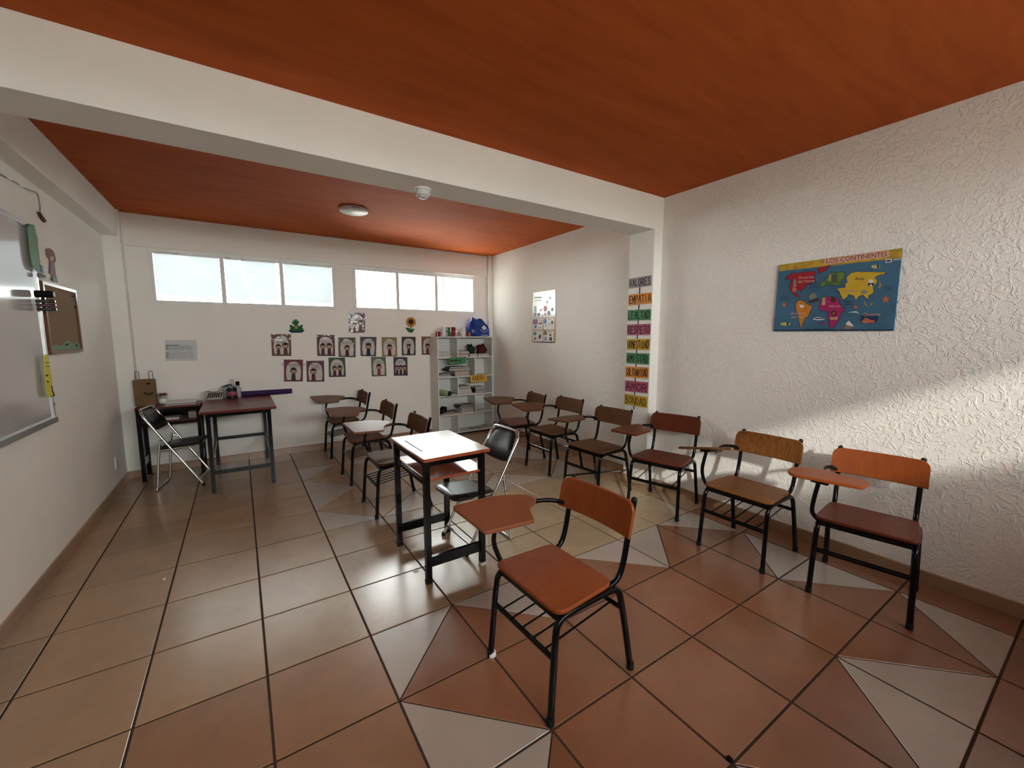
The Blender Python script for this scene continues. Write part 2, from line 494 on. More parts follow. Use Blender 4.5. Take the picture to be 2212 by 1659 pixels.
# ---- baseboards out of cut floor tiles
BH, BT = 0.082, 0.011
def baseboard(name, p0, p1, off, mat, tiles):
    """tiles: joint positions along the run"""
    root = bpy.data.objects.new(name, None); col.objects.link(root); struct(root)
    P0 = Vector((*p0, 0)); P1 = Vector((*p1, 0)); L = (P1 - P0).length; u = (P1 - P0).normalized(); n = Vector((*off, 0))
    js = [0.0] + [t for t in tiles if 0.03 < t < L - 0.03] + [L]
    for a, b in zip(js, js[1:]):
        mb = MB(); q = 0.0015
        prof = [(0.0, 0.001), (BT, 0.001), (BT, BH - .004), (BT - .004, BH), (0.0, BH)]
        rws = [[P0 + u * s + n * w + Vector((0, 0, z)) for w, z in prof] for s in (a + q, b - q)]
        mb.rows(rws)
        mb.obj('baseboard_tile', mat, root)
def joints(start, n=24, ph=0.0): return [start + ph + k * T for k in range(n)]
baseboard('baseboard_left', (XL, YF), (XL, 4.25), (1, 0), M_tan, joints(0.15))
baseboard('baseboard_back', (-1.85, YB), (2.505, YB), (0, -1), M_tan, joints(0.05))
baseboard('baseboard_right', (XR, YF), (XR, 1.02), (-1, 0), M_tan, joints(0.15))
baseboard('baseboard_right_rear', (XR2, 1.32), (XR2, 4.31), (-1, 0), M_tan, joints(0.03))
baseboard('baseboard_pillar', (2.375, 1.02), (2.375, 1.32), (-1, 0), M_cream, [])
baseboard('baseboard_pillar_front', (2.375 - BT, 1.02), (XR, 1.02), (0, -1), M_cream, [])
baseboard('baseboard_corner', (-1.85, 4.25), (XL, 4.25), (0, -1), M_tan, [])

# ---- windows
def window(name, w, y, mull, s, panes, depth=0.045):
    x0, x1, z0, z1 = w
    root = bpy.data.objects.new(name, None); col.objects.link(root); struct(root)
    root.location = ((x0 + x1) / 2, y, z0)
    L = Vector(root.location)
    def add(mbx, nm, mt, sm=None):
        mbx.v = [tuple(Vector(p) - L) for p in mbx.v]; return mbx.obj(nm, mt, root, sm)
    t = 0.032
    mb = MB()
    for a, b, c, d in ((x0, x1, z0, z0 + t), (x0, x1, z1 - t, z1), (x0, x0 + t, z0 + t, z1 - t), (x1 - t, x1, z0 + t, z1 - t)):
        mb.box(a, b, min(y, y + s * depth), max(y, y + s * depth), c, d)
    for a, b, c, d in ((x0 - .012, x1 + .012, z0 - .012, z0 + .010), (x0 - .012, x0 + .010, z0 + .01, z1), (x1 - .010, x1 + .012, z0 + .01, z1)):
        mb.box(a, b, min(y - s * .008, y), max(y - s * .008, y), c, d)
    for a, b, c, d in ((x0 + t, x1 - t, z1 - t - .018, z1 - t), (x0 + t, x1 - t, z0 + t, z0 + t + .008)):
        mb.box(a, b, min(y + s * .012, y + s * .035), max(y + s * .012, y + s * .035), c, d)
    add(mb, 'window_frame', M_white)
    for mx in mull:
        m2 = MB().box(mx - .022, mx + .022, min(y + s * .006, y + s * .04), max(y + s * .006, y + s * .04), z0 + t, z1 - t)
        add(m2, 'mullion', M_white)
    xs = [x0 + t] + list(mull) + [x1 - t]
    for (a, b), pm in zip(zip(xs, xs[1:]), panes):
        add(MB().box(a, b, min(y + s * .028, y + s * .032), max(y + s * .028, y + s * .032), z0 + t, z1 - t), 'pane', pm)
    return root
window('window_1', W1, YB + .005, (-1.019, -0.415), 1, (M_glass, M_glass, M_glass))
w2 = window('window_2', W2, YB + .005, (1.043, 1.637), 1, (M_glass, M_glass, M_frost))
mb = MB().box(1.745 - 1.363, 1.772 - 1.363, .034, .055, .035, .555)
mb.obj('sliding_rail', M_white, w2)
window('window_3', W3, YF - .005, (-1.0, 1.9), -1, (M_glass, M_glass, M_glass))

# ---- paper sheets taped over window 1
def paper_sheet(pts, label, seed, waves, grp='paper sheets over the window'):
    """pts tl,tr,br,bl as (x,z) on the window; wrinkled grid"""
    rnd = random.Random(seed); rows = []
    n, k = 26, 16
    ph = [(rnd.uniform(6, 22), rnd.uniform(-14, 14), rnd.uniform(0, 6), rnd.uniform(.0012, .004)) for _ in range(waves)]
    (ax, az), (bx, bz), (cx, cz), (dx, dz) = pts
    for j in range(k + 1):
        v = j / k; row = []
        for i in range(n + 1):
            u = i / n
            x = (ax * (1 - u) + bx * u) * (1 - v) + (dx * (1 - u) + cx * u) * v
            z = (az * (1 - u) + bz * u) * (1 - v) + (dz * (1 - u) + cz * u) * v
            if j == k: z += 0.006 * math.sin(9 * u + seed) + 0.004 * math.sin(23 * u)
            y = YB + .020 + sum(A * math.sin(f1 * x + f2 * z + p) for f1, f2, p, A in ph) - 0.003 * v
            row.append((x, y, z))
        rows.append(row)
    o = MB().grid(rows).obj('paper_sheet', M_sheet, None, 60)
    return tag(o, label, 'paper', grp)
Z0, Z1 = 1.897, 2.42
paper_sheet([(-1.622, Z1), (-1.045, Z1), (-1.045, 1.945), (-1.622, 1.965)], 'creased white paper sheet filling the widest pane of the papered window', 1, 6)
paper_sheet([(-0.835, Z1), (-0.475, Z1), (-0.470, 1.94), (-0.745, 1.95)], 'grey-white paper sheet with slanted edge in the middle window pane', 2, 5)
paper_sheet([(-0.990, Z1), (-0.850, Z1), (-0.765, 1.945), (-0.990, 1.945)], 'narrow white paper strip with slanted edge beside the first mullion', 5, 4)
paper_sheet([(-0.388, Z1), (0.162, Z1), (0.162, 1.945), (-0.388, 1.950)], 'white paper sheet with horizontal folds in the papered window', 3, 6)

# ---- ground outside
struct(MB().box(-40, 40, -45, 45, -0.6, -0.5).obj('ground_outside', plain('concrete', (0.68, 0.65, 0.60), 0.9, nscale=0.5)))

# ================================================================== TABLET-ARM CHAIRS (front towards -X, sitter's right hand +Y)
W_orange = lambda: wood('orange_varnish', (0.175, 0.036, 0.006), (0.225, 0.051, 0.0085), rough=.38, coat=.0, spec=.25, scale=(1, 3, 1), grain=9)
W_red = lambda: wood('reddish_varnish', (0.085, 0.015, 0.0048), (0.120, 0.0235, 0.007), rough=.38, coat=.0, spec=.25, scale=(1, 3, 1), grain=9)
W_shaded_maroon = lambda: wood('shaded_maroon_varnish', (0.085, 0.018, 0.009), (0.125, 0.028, 0.013), rough=.38, coat=.0, spec=.25, scale=(1, 3, 1), grain=9)  # shade on the unlit seat put into the varnish colour
W_honey = lambda: wood('honey_wood', (0.085, 0.027, 0.0055), (0.185, 0.068, 0.014), rough=.42, coat=.0, scale=(1, 6, 2), grain=10, spec=.22)
W_brown = lambda: wood('brown_wood', (0.062, 0.022, 0.0065), (0.118, 0.044, 0.0135), rough=.58, coat=.0, scale=(1, 6, 2), grain=10, spec=.14)
W_tabbrown = lambda: wood('worn_brown_top', (0.115, 0.050, 0.026), (0.17, 0.080, 0.043), rough=0.34, coat=0.12, grain=12, spec=.35)
W_light = lambda: wood('pale_worn_wood', (0.42, 0.22, 0.06), (0.55, 0.30, 0.09), grain=12)

TAB = [(-.37, .335), (-.315, .125), (-.06, .105), (-.035, .19), (.05, .225), (.035, .275), (-.14, .335)]
TABR = [.02, .02, .02, .04, .03, .03, .08]
def make_chair(label, loc, rz, seat_m, back_m, tab_m, worn=None, rack=5, xbrace=False, white_foot=False, tab=TAB, tabr=TABR, zt=lambda x, y: 0.672 + 0.28 * (y - .12), seat_z=0.447):
    t = thing('tablet_arm_chair', label, 'chair', (loc[0], loc[1], 0), rad(rz), 'tablet-arm chairs')
    R = 0.0142
    # side frames: front leg, seat rail and rear leg in one bent tube
    for s in (-1, 1):
        p = smooth_path([(-.237, s * .216, 0.012), (-.222, s * .212, .20), (-.208, s * .208, .355), (-.192, s * .206, .400), (-.150, s * .205, .420),
                         (-.02, s * .205, .424), (.11, s * .205, .421), (.152, s * .206, .400), (.170, s * .208, .355), (.203, s * .212, .20), (.238, s * .216, 0.012)], 4)
        sf_ = MB().tube(p, R, 8).obj('side_frame', M_black, t, 50)
        for x in (-.238, .239):
            MB().lathe([(0.0135, 0.0), (0.0165, 0.002), (0.0165, 0.03), (0.0148, 0.033)], (x, s * .216, 0), 10).obj('foot_cap', M_rubber, sf_, 40)
    # back posts
    for s in (-1, 1):
        p = smooth_path([(.05, s * .186, .425), (.12, s * .186, .428), (.175, s * .187, .452), (.203, s * .188, .51), (.223, s * .189, .60), (.243, s * .190, .70), (.2605, s * .191, .782)], 5)
        bp_ = MB().tube(p, 0.0132, 8).obj('back_post', M_black, t, 50)
        MB().lathe([(0.004, .012), (0.009, .0095), (0.0135, 0.003), (0.0138, -.012), (0.012, -.014)], (.2608, s * .191, .786), 10).obj('post_cap', M_rubber, bp_, 50)
    # seat: slightly dished board
    ol = rpoly([(-.212, -.226), (.125, -.205), (.125, .205), (-.212, .226)], [.055, .05, .05, .055], 5)
    mb = MB()
    mb.slab(ol, lambda u, v, w: (u, v, seat_z - .011 + w + 0.012 * (abs(u + .02) / .2) ** 2 * (1 if u > 0 else .35)), 0.019, 0.0045)
    mb.obj('seat', seat_m, t, 30)
    for x in (-.18, .085): MB().box(x - .015, x + .015, -.2, .2, .405, .433).obj('seat_rail', M_black, t)
    # backrest: curved board with rounded upper corners
    def bk(u, v, w):
        return (0.2135 + (v - .60) * .205 - 0.016 + 0.022 * (u / .23) ** 2 * -1 + 0.0 - w + .018, u, v)
    mb = MB()
    # split into strips so that the curve shows
    def strip(thick, n=12):
        rows = []
        for u in [-.224, -.2228, -.219, -.212, -.203, -.193, -.18, -.12, -.06, 0, .06, .12, .18, .193, .203, .212, .219, .2228, .224]:
            rr = .044
            d = .224 - abs(u)
            zt_ = .790 - (rr - math.sqrt(max(0, rr * rr - (rr - d) ** 2)) if d < rr else 0)
            z0_ = .636
            e = .004
            a = [bk(u, z0_ + e, 0), bk(u, z0_, .004), bk(u, z0_, thick - .004), bk(u, z0_ + e, thick), bk(u, zt_ - e, thick), bk(u, zt_, thick - .004), bk(u, zt_, .004), bk(u, zt_ - e, 0)]
            rows.append(a)
        return rows
    mb.rows(strip(.017))
    mb.obj('backrest', back_m, t, 35)
    # cross bars and book rack
    zf, zr = 0.262, 0.315
    fx = lambda z: -.237 + .029 * z / .355; rx = lambda z: .238 - .068 * z / .355
    yy = lambda z: .216 - .008 * z / .355
    MB().tube([(fx(zf), -yy(zf), zf), (fx(zf), yy(zf), zf)], 0.014, 8, r2=0.009).obj('crossbar', M_black, t, 50)
    MB().tube([(rx(zr), -yy(zr), zr), (rx(zr), yy(zr), zr)], 0.012, 8, r2=0.009).obj('crossbar', M_black, t, 50)
    for k in range(rack):
        y = -.15 + .30 * k / max(1, rack - 1)
        MB().tube([(fx(zf) - .004, y, zf + .004), (rx(zr) + .004, y, zr + .004)], 0.0042, 6).obj('rack_rod', M_black, t, 60)
    if xbrace:
        for s in (-1, 1):
            MB().tube([(fx(.13), s * yy(.13), .13), (rx(.20), -s * yy(.20), .20 + .012 * s)], 0.008, 6).obj('cross_brace', M_black, t, 60)
    # writing tablet with bracket, post and arm rail
    ol = rpoly(tab, tabr, 4)
    fn = lambda u, v, w: (u, v, zt(u, v) - .018 + w)
    tb_ = MB().slab(ol, fn, 0.018, 0.004).obj('tablet', tab_m, t, 30)
    if worn:
        wp = [p for p in ol if p[0] > -.13]
        fw = lambda u, v, w: (u, v, zt(u, v) - .0184 + w)
        MB().slab(inset(wp, -.0008), fw, 0.0188, 0.004).obj('worn_end', worn, tb_, 30)
    cx = sum(p[0] for p in tab) / len(tab); cy0 = sum(p[1] for p in tab) / len(tab)
    br = rpoly([(cx - .11, cy0 - .05), (cx + .09, cy0 - .035), (cx + .09, cy0 + .03), (cx - .09, cy0 + .04)], .015, 3)
    MB().slab(br, lambda u, v, w: (u, v, zt(u, v) - .018 - .016 + w), 0.0158, 0.003).obj('bracket', M_black, tb_, 30)
    zb = zt(cx - .06, cy0) - .02
    MB().tube(smooth_path([(-.16, .214, .425), (-.175, .24, .47), (-.20, (.255 + cy0) / 2, .56), (cx - .06, cy0, zb)], 5), 0.0118, 8).obj('tablet_post', M_black, t, 50)
    zb = zt(cx + .07, cy0) - .03
    MB().tube(smooth_path([(cx + .06, cy0, zb), (.06, (cy0 + .225) / 2 + .02, max(zb, .68)), (.15, .205, .675), (.232, .190, .635)], 5), 0.0115, 8, r2=0.009).obj('arm_rail', M_black, t, 50)
    if white_foot:
        MB().lathe([(0.012, 0), (0.021, 0.0), (0.021, 0.016), (0.017, 0.022)], (-.232, .216, 0.0005), 12).obj('white_foot_pad', plain('white_rubber', (0.6, 0.58, 0.55), 0.6), t, 40)
    return t

make_chair('orange-varnished tablet-arm chair standing alone beside the small student desk', (.235, -.207), 2, W_orange(), W_orange(), wood('faded_orange_top', (0.150, 0.044, 0.018), (0.190, 0.060, 0.025), rough=.42, coat=.0, grain=9, spec=.25), rack=5, white_foot=True)
make_chair('tablet-arm chair with shade-darkened maroon seat and bright orange back below the world map', (2.078, -.782), 10, W_shaded_maroon(), W_orange(), W_orange(), rack=0,
           tab=[(-.30, .335), (-.275, .01), (-.13, -.005), (-.10, .14), (-.05, .25), (-.12, .36), (-.22, .375)], tabr=[.05, .03, .03, .05, .05, .05, .05], zt=lambda x, y: .705)
make_chair('tablet-arm chair with honey grained seat and two-tone worn tablet against the textured wall', (2.018, -.142), 1, W_honey(), W_honey(), W_brown(), W_light(), rack=5,
           zt=lambda x, y: 0.715 - 0.20 * (y - .2) - 0.17 * (x + .15))
make_chair('reddish-brown tablet-arm chair in front of the pillar foot', (2.16, .665), 14.6, W_red(), W_red(), W_red(), rack=2, zt=lambda x, y: .683 + .10 * (y - .12))
make_chair('brown tablet-arm chair with crossed leg braces below the word cards', (1.95, 1.27), 3.6, W_brown(), W_brown(), W_brown(), rack=0, xbrace=True, zt=lambda x, y: .705)
make_chair('brown tablet-arm chair with wire rack below the geometric shapes chart', (2.044, 2.055), 0, W_brown(), W_brown(), W_brown(), rack=6)
make_chair('reddish tablet-arm chair nearest the white bookcase in the row along the wall', (1.968, 2.639), -9.9, W_red(), W_brown(), W_brown(), rack=3)
make_chair('brown tablet-arm chair directly behind the student desk, wire rack under its seat', (.19, 2.015), 0, W_brown(), W_brown(), W_tabbrown(), rack=6)
make_chair('brown tablet-arm chair in the middle of the row behind the student desk', (.187, 2.93), 0, W_brown(), W_brown(), W_tabbrown(), rack=6)
make_chair('brown tablet-arm chair right against the back wall under the small posters', (.19, 4.03), 0, W_brown(), W_brown(), W_tabbrown(), rack=6)

# ================================================================== DESKS AND TABLES
def bar(mb, x, y, z0, z1, s): mb.box(x - s / 2, x + s / 2, y - s / 2, y + s / 2, z0, z1)
W_desk = wood('laminate_desk', (0.23, 0.042, 0.013), (0.29, 0.060, 0.020), rough=0.22, coat=0.7, grain=8, spec=0.7)
W_desktop = wood('glare_pale_top', (0.33, 0.20, 0.155), (0.38, 0.235, 0.185), rough=0.24, coat=0.9, grain=10, spec=0.9)  # pale base colour carries part of the white window glare
dk = thing('student_desk', 'small student desk with glare-pale top, red edge and lower shelf', 'desk', (.17, .99, 0))
X0, X1, Y0, Y1 = -.20, .175, -.275, .275
ol = rpoly([(-.222, -.300), (.232, -.300), (.232, .345), (-.222, .345)], .012, 3)
dt_ = MB().slab(ol, lambda u, v, w: (u, v, .764 + w), .021, .004).obj('desktop', W_desk, dk, 30)
mbt = MB(); mbt.slab(inset(ol, .004), lambda u, v, w: (u, v, .7845 + w), .0016, .0005); mbt.obj('laminate_sheet', W_desktop, dt_)
MB().box(-.168, -.160, -.13, .20, .7862, .7870).obj('pencil_groove', M_ink, dt_)
MB().slab(rpoly([(-.20, -.285), (.21, -.285), (.21, .28), (-.20, .28)], .01, 3), lambda u, v, w: (u, v, .640 + w), .016, .003).obj('shelf', wood('laminate_shelf', (0.22, 0.045, 0.016), (0.28, 0.062, 0.022), rough=0.16, coat=0.9, grain=8, spec=0.9), dk, 30)
for x in (X0, X1):
    for y in (Y0, Y1):
        mb = MB(); bar(mb, x, y, 0.004, .764, .034); lg_ = mb.obj('leg', M_black, dk)
        mb = MB(); bar(mb, x, y, 0.0, .022, .037); mb.obj('foot_cap', M_rubber if (x, y) != (X1, Y0) else plain('white_rubber', (0.6, 0.58, 0.55), .6), lg_)
for x in (X0, X1): MB().box(x - .012, x + .012, Y0, Y1, .735, .764).obj('apron', M_black, dk)
for y in (Y0, Y1): MB().box(X0, X1, y - .012, y + .012, .735, .764).obj('apron', M_black, dk)
for y in (Y0, Y1): MB().box(X0, X1, y - .010, y + .010, .10, .165).obj('foot_rail', M_black, dk)
for x in (X0, X1): MB().box(x - .010, x + .010, Y0, Y1, .615, .640).obj('shelf_rail', M_black, dk)
# teacher's tables in the corner
W_tab = wood('red_table_top', (0.10, 0.012, 0.007), (0.14, 0.019, 0.010), rough=0.3, coat=0.0, grain=8, spec=.3)
t1 = thing('teacher_table', 'dark red topped table on black legs standing out from the back wall', 'table', (-.953, 3.78, 0))
MB().slab(rpoly([(-.318, -.57), (.318, -.57), (.318, .55), (-.318, .55)], .01, 3), lambda u, v, w: (u, v, .778 + w), .024, .004).obj('tabletop', W_tab, t1, 30)
for x in (-.250, .250):
    for y in (-.525, .525):
        mb = MB(); bar(mb, x, y, 0.0, .778, .036); mb.obj('leg', M_black, t1)
for x in (-.25, .25):
    MB().box(x - .013, x + .013, -.525, .525, .745, .778).obj('apron', M_black, t1)
    MB().box(x - .012, x + .012, -.525, .525, .30, .33).obj('stretcher', M_black, t1)
for y in (-.525, .525):
    MB().box(-.25, .25, y - .013, y + .013, .745, .778).obj('apron', M_black, t1)
for y, z in ((-.525, .18), (.525, .30)):
    MB().box(-.25, .25, y - .012, y + .012, z, z + .035).obj('stretcher', M_black, t1)
t2 = thing('side_table', 'low dark red table with open under-shelf along the back wall corner', 'table', (-1.57, 4.17, 0))
MB().slab(rpoly([(-.275, -.150), (.265, -.150), (.265, .185), (-.275, .185)], .008, 3), lambda u, v, w: (u, v, .758 + w), .022, .003).obj('tabletop', W_tab, t2, 30)
for x in (-.252, .242):
    for y in (-.135, .165):
        mb = MB(); bar(mb, x, y, 0.0, .758, .036); mb.obj('leg', M_black, t2)
MB().box(-.25, .24, -.13, .165, .612, .626).obj('under_shelf', W_tab, t2)
for y in (-.135, .165): MB().box(-.25, .24, y - .012, y + .012, .582, .612).obj('shelf_rail', M_black, t2)
MB().box(-.25, .24, .150, .166, .626, .745).obj('back_panel', M_black, t2)
for x in (-.252, .242): MB().box(x - .010, x + .010, -.135, .165, .16, .24).obj('stretcher', M_black, t2)
MB().box(-.25, .24, -.147, -.123, .735, .758).obj('apron', M_black, t2)

# ================================================================== FOLDING CHAIRS (front towards -X)
def folding_chair(label, loc, rz, sdx=0.0, sdz=0.0):
    t = thing('folding_chair', label, 'chair', (loc[0], loc[1], 0), rad(rz), 'folding chairs')
    w = .180
    # main frame: one inverted U running from the front feet up to the top of the backrest
    A = [(-.215, -w, .012), (.02, -w, .41), (.14, -w, .615), (.212, -w, .742), (.232, -w + .02, .785), (.241, -w + .055, .806)]
    B = [(x, -y, z) for x, y, z in reversed(A)]
    p = smooth_path([Vector(q) for q in A] + [Vector(q) for q in B], 4)
    mf_ = MB().tube(p, .0112, 8).obj('main_frame', M_chrome, t, 50)
    # rear legs: U touching the floor
    A = [(.105, -w + .018, .50), (.126, -w + .018, .36), (.160, -w + .012, .035), (.167, -w + .035, .0115)]
    B = [(x, -y, z) for x, y, z in reversed(A)]
    MB().tube(smooth_path(A + B, 4), .0105, 8).obj('rear_leg_frame', M_chrome, t, 50)
    MB().tube([(-.183, -w, .070), (-.183, w, .070)], .009, 8).obj('front_bar', M_alu, t, 50)
    for s in (-1, 1):
        MB().lathe([(.010, 0), (.0145, .002), (.0135, .03)], (-.216, s * w, 0), 10).obj('foot_cap', M_rubber, mf_, 40)
        MB().tube([(.040, s * (w + .002), .442), (.075, s * (w - .004), .470), (.108, s * (w - .014), .480)], .007, 6, r2=.003).obj('hinge_link', M_chrome, t, 50)
        MB().tube([(-.195 + sdx, s * (w - .022), .420 + sdz), (.135, s * (w - .022), .390)], .009, 8).obj('seat_rail', M_chrome, t, 50)
        MB().lathe([(.008, -.006), (.010, 0), (.008, .006)], (.122, s * (w - .006), .392), 8, axis='y').obj('pivot_bolt', M_chrome, t, 40)
    ol = rpoly([(-.225, -.172), (.125, -.158), (.125, .158), (-.225, .172)], [.075, .06, .06, .075], 6)
    mb = MB(); i1 = inset(ol, .012); i2 = inset(ol, .04)
    ol = [(x + sdx, y) for x, y in ol]; i1 = inset(ol, .012); i2 = inset(ol, .04)
    zz = lambda x: .456 + sdz - .085 * (x - sdx + .245)
    mb.rows([[(x, y, zz(x) - .030) for x, y in inset(ol, .008)], [(x, y, zz(x) - .022) for x, y in ol], [(x, y, zz(x) - .004) for x, y in ol], [(x, y, zz(x) + .006) for x, y in i1], [(x, y, zz(x) + .011) for x, y in i2]])
    mb.obj('seat_cushion', M_vinyl, t, 50)
    # padded backrest between the frame tubes
    rows = []
    n = 12
    for k in range(n + 1):
        u = -1 + 2 * k / n
        zt_ = .800 - .10 * abs(u) ** 5; zb_ = .590 + .02 * abs(u) ** 3
        row = []
        yv = u * (w - .012)
        for zz_, off in ((zb_, 0), (zb_ + .02, -.016), (zb_ + .08, -.022), (zt_ - .06, -.022), (zt_ - .02, -.014), (zt_, 0), (zt_ - .02, .012), (zb_ + .02, .012)):
            xx = .118 + (zz_ - .59) * .57 + off * (1 - .6 * abs(u) ** 4) + .018 * (1 - u * u)
            row.append((xx, yv, zz_))
        rows.append(row)
    MB().rows(rows).obj('backrest_cushion', M_vinyl, t, 50)
    return t
folding_chair('chrome folding chair with black vinyl pads pulled up to the student desk', (.515, 1.050), 2, -.075, -.028)
folding_chair('chrome folding chair with black pads in front of the corner tables', (-1.485, 3.782), 170)

# ================================================================== BOOKCASE
M_shelf = plain('white_melamine', (0.66, 0.66, 0.62), 0.42, var=0.03)
BX0, BX1, BY0, BY1, BZ = 1.505, 2.445, 4.095, 4.368, 1.505
bk = thing('bookcase', 'white five-row bookcase with staggered dividers in the room corner', 'bookcase', (1.975, 4.23, 0))
def bpart(name, x0, x1, y0, y1, z0, z1, m=None):
    mb = MB().box(x0 - 1.975, x1 - 1.975, y0 - 4.23, y1 - 4.23, z0, z1); return mb.obj(name, m or M_shelf, bk)
th = .016
bpart('side_panel', BX0, BX0 + th, BY0, BY1, 0, BZ); bpart('side_panel', BX1 - th, BX1, BY0, BY1, 0, BZ)
bpart('top_panel', BX0 + th, BX1 - th, BY0, BY1, BZ - th, BZ)
SH = [1.195, .905, .620, .328]
for z in SH: bpart('shelf', BX0 + th, BX1 - th, BY0 + .002, BY1 - .006, z - th, z)
bpart('bottom_panel', BX0 + th, BX1 - th, BY0, BY1, .028, .044)
bpart('shaded_gap_plinth', BX0 + th, BX1 - th, BY0 + .05, BY0 + .065, 0, .028, M_rubber)  # black colour paints the shaded gap under the bookcase
bpart('back_panel', BX0 + th, BX1 - th, BY1 - .006, BY1, .03, BZ)
levels = [BZ - th] + [z for z in SH] + [.044]
for k, x in enumerate((1.825, 2.12, 1.823, 2.118, 1.820)):
    zb = SH[k] if k < 4 else .044
    zt_ = (BZ - th) if k == 0 else SH[k - 1] - th
    bpart('divider', x, x + th, BY0 + .002, BY1 - .006, zb, zt_)

COL = {'red': (0.26, 0.022, 0.025), 'white': (0.62, 0.61, 0.58), 'grey': (0.33, 0.32, 0.31), 'black': (0.012, 0.011, 0.013), 'navy': (0.012, 0.016, 0.03),
       'maroon': (0.09, 0.016, 0.016), 'pink': (0.5, 0.36, 0.35), 'brown': (0.10, 0.045, 0.025), 'teal': (0.02, 0.06, 0.08), 'cream': (0.55, 0.5, 0.42)}
M_pages = plain('book_pages', (0.46, 0.43, 0.39), 0.8)
def book(x0, x1, y0, y1, z0, z1, c, label, rz=0, pages=True):
    """flat book: cover boards, spine towards the viewer or page edge towards the viewer"""
    m = plain('cover_' + c, COL[c], 0.4, coat=.15)
    cx, cyy = (x0 + x1) / 2, (y0 + y1) / 2
    hx, hy = (x1 - x0) / 2, (y1 - y0) / 2
    hgt = z1 - z0; b = min(.003, hgt * .22)
    mb = MB()
    mb.box(-hx, hx, -hy, hy, 0, b, 0); mb.box(-hx, hx, -hy, hy, hgt - b, hgt, 0)
    mb.box(-hx, -hx + .004, -hy, hy, b, hgt - b, 0)
    mb.box(-hx + .004, hx - .003, -hy + .003, hy - .003, b, hgt - b, 1)
    o = mb.obj('book', [m, M_pages]); o.location = (cx, cyy, z0 + .0004); o.rotation_euler = (0, 0, rad(rz))
    return tag(o, label, 'book', 'books in the bookcase')
E_ = 0.0012
def stack(x0, x1, z, items, y0=4.11, dep=.2):
    for th_, c, lab, dx0, dx1, rz in items:
        book(x0 + dx0, x1 + dx1, y0, y0 + dep, z, z + th_, c, lab, rz); z += th_ + .0009
# row 1
stack(1.525, 1.715, SH[0], [(.022, 'white', 'lowest white notebook of the pile in the top left compartment', 0, .02, 0), (.022, 'white', 'second white notebook of the pile in the top left compartment', 0, .012, 2), (.020, 'white', 'third white notebook of the pile in the top left compartment', 0, .004, -2), (.020, 'white', 'topmost white notebook of the pile in the top left compartment', 0, .0, 1)])
stack(1.846, 2.03, SH[0], [(.040, 'red', 'thick red book at the bottom of the top right compartment pile', 0, 0, 0), (.014, 'black', 'thin black book on the thick red book', 0, 0, 2), (.018, 'white', 'white book in the middle of the top right compartment pile', 0, .012, -1), (.020, 'maroon', 'dark red book topping the top right compartment pile', 0, -.01, 0)])
book(2.050, 2.185, 4.12, 4.31, SH[0], SH[0] + .045, 'grey', 'thick grey folder beside the red book pile')
book(2.195, 2.39, 4.11, 4.30, SH[0], SH[0] + .022, 'white', 'lower white paper pad under the crumpled cloth')
book(2.205, 2.37, 4.115, 4.30, SH[0] + .023, SH[0] + .042, 'white', 'upper white paper pad under the crumpled cloth')
def lump(name, c, r, seed, mat, label, cat, flat=1.0):
    rnd = random.Random(seed); rows = []
    ph = [(rnd.uniform(1, 5), rnd.uniform(1, 5), rnd.uniform(0, 6), rnd.uniform(.05, .16)) for _ in range(6)]
    for i in range(13):
        a = -math.pi / 2 + math.pi * i / 12; row = []
        for j in range(22):
            b = 2 * math.pi * j / 22
            k = 1 + sum(A * math.sin(f1 * a * 2 + round(f2) * b + p) for f1, f2, p, A in ph)
            z = r[2] * math.sin(a) * k
            row.append((r[0] * math.cos(a) * math.cos(b) * k, r[1] * math.cos(a) * math.sin(b) * k, max(z, -r[2] * .55)))
        rows.append(row)
    o = MB().rows(rows).obj(name, mat, None, 60); o.location = (c[0], c[1], c[2] + r[2] * .55)
    return tag(o, label, cat)
lump('cloth_bundle', (2.110, 4.20, SH[0] + .047), (.060, .070, .085), 3, plain('dark_green_cloth', (0.014, 0.035, 0.02), .9), 'crumpled dark green cloth on the grey folder', 'cloth')
lump('cloth_bundle', (2.292, 4.19, SH[0] + .044), (.078, .070, .085), 8, plain('dark_red_cloth', (0.07, 0.008, 0.010), .9), 'crumpled dark red cloth on the white paper pads', 'cloth')
# row 2
stack(1.524, 1.70, SH[1], [(.014, 'white', 'white folder lying under the black notebooks on the second shelf', 0, .03, 0), (.018, 'black', 'lower flat black notebook on the second shelf', 0, .02, 0), (.016, 'black', 'upper flat black notebook on the second shelf', .008, .01, 2)], 4.10)
stack(1.775, 2.03, SH[1], [(.032, 'red', 'red book at the bottom of the tall pile on the second shelf', .01, .0, 0), (.030, 'pink', 'pale pink book on the red one in the tall pile', .01, .0, 1), (.014, 'maroon', 'thin dark red book inside the tall pile on the second shelf', 0, -.01, 0), (.010, 'grey', 'wide grey folder in the tall pile on the second shelf', -.05, .03, -2), (.030, 'black', 'black binder on the grey folder of the tall pile', -.10, .02, 4), (.024, 'navy', 'navy notebook topping the tall pile on the second shelf', -.06, 0, -3)], 4.11)
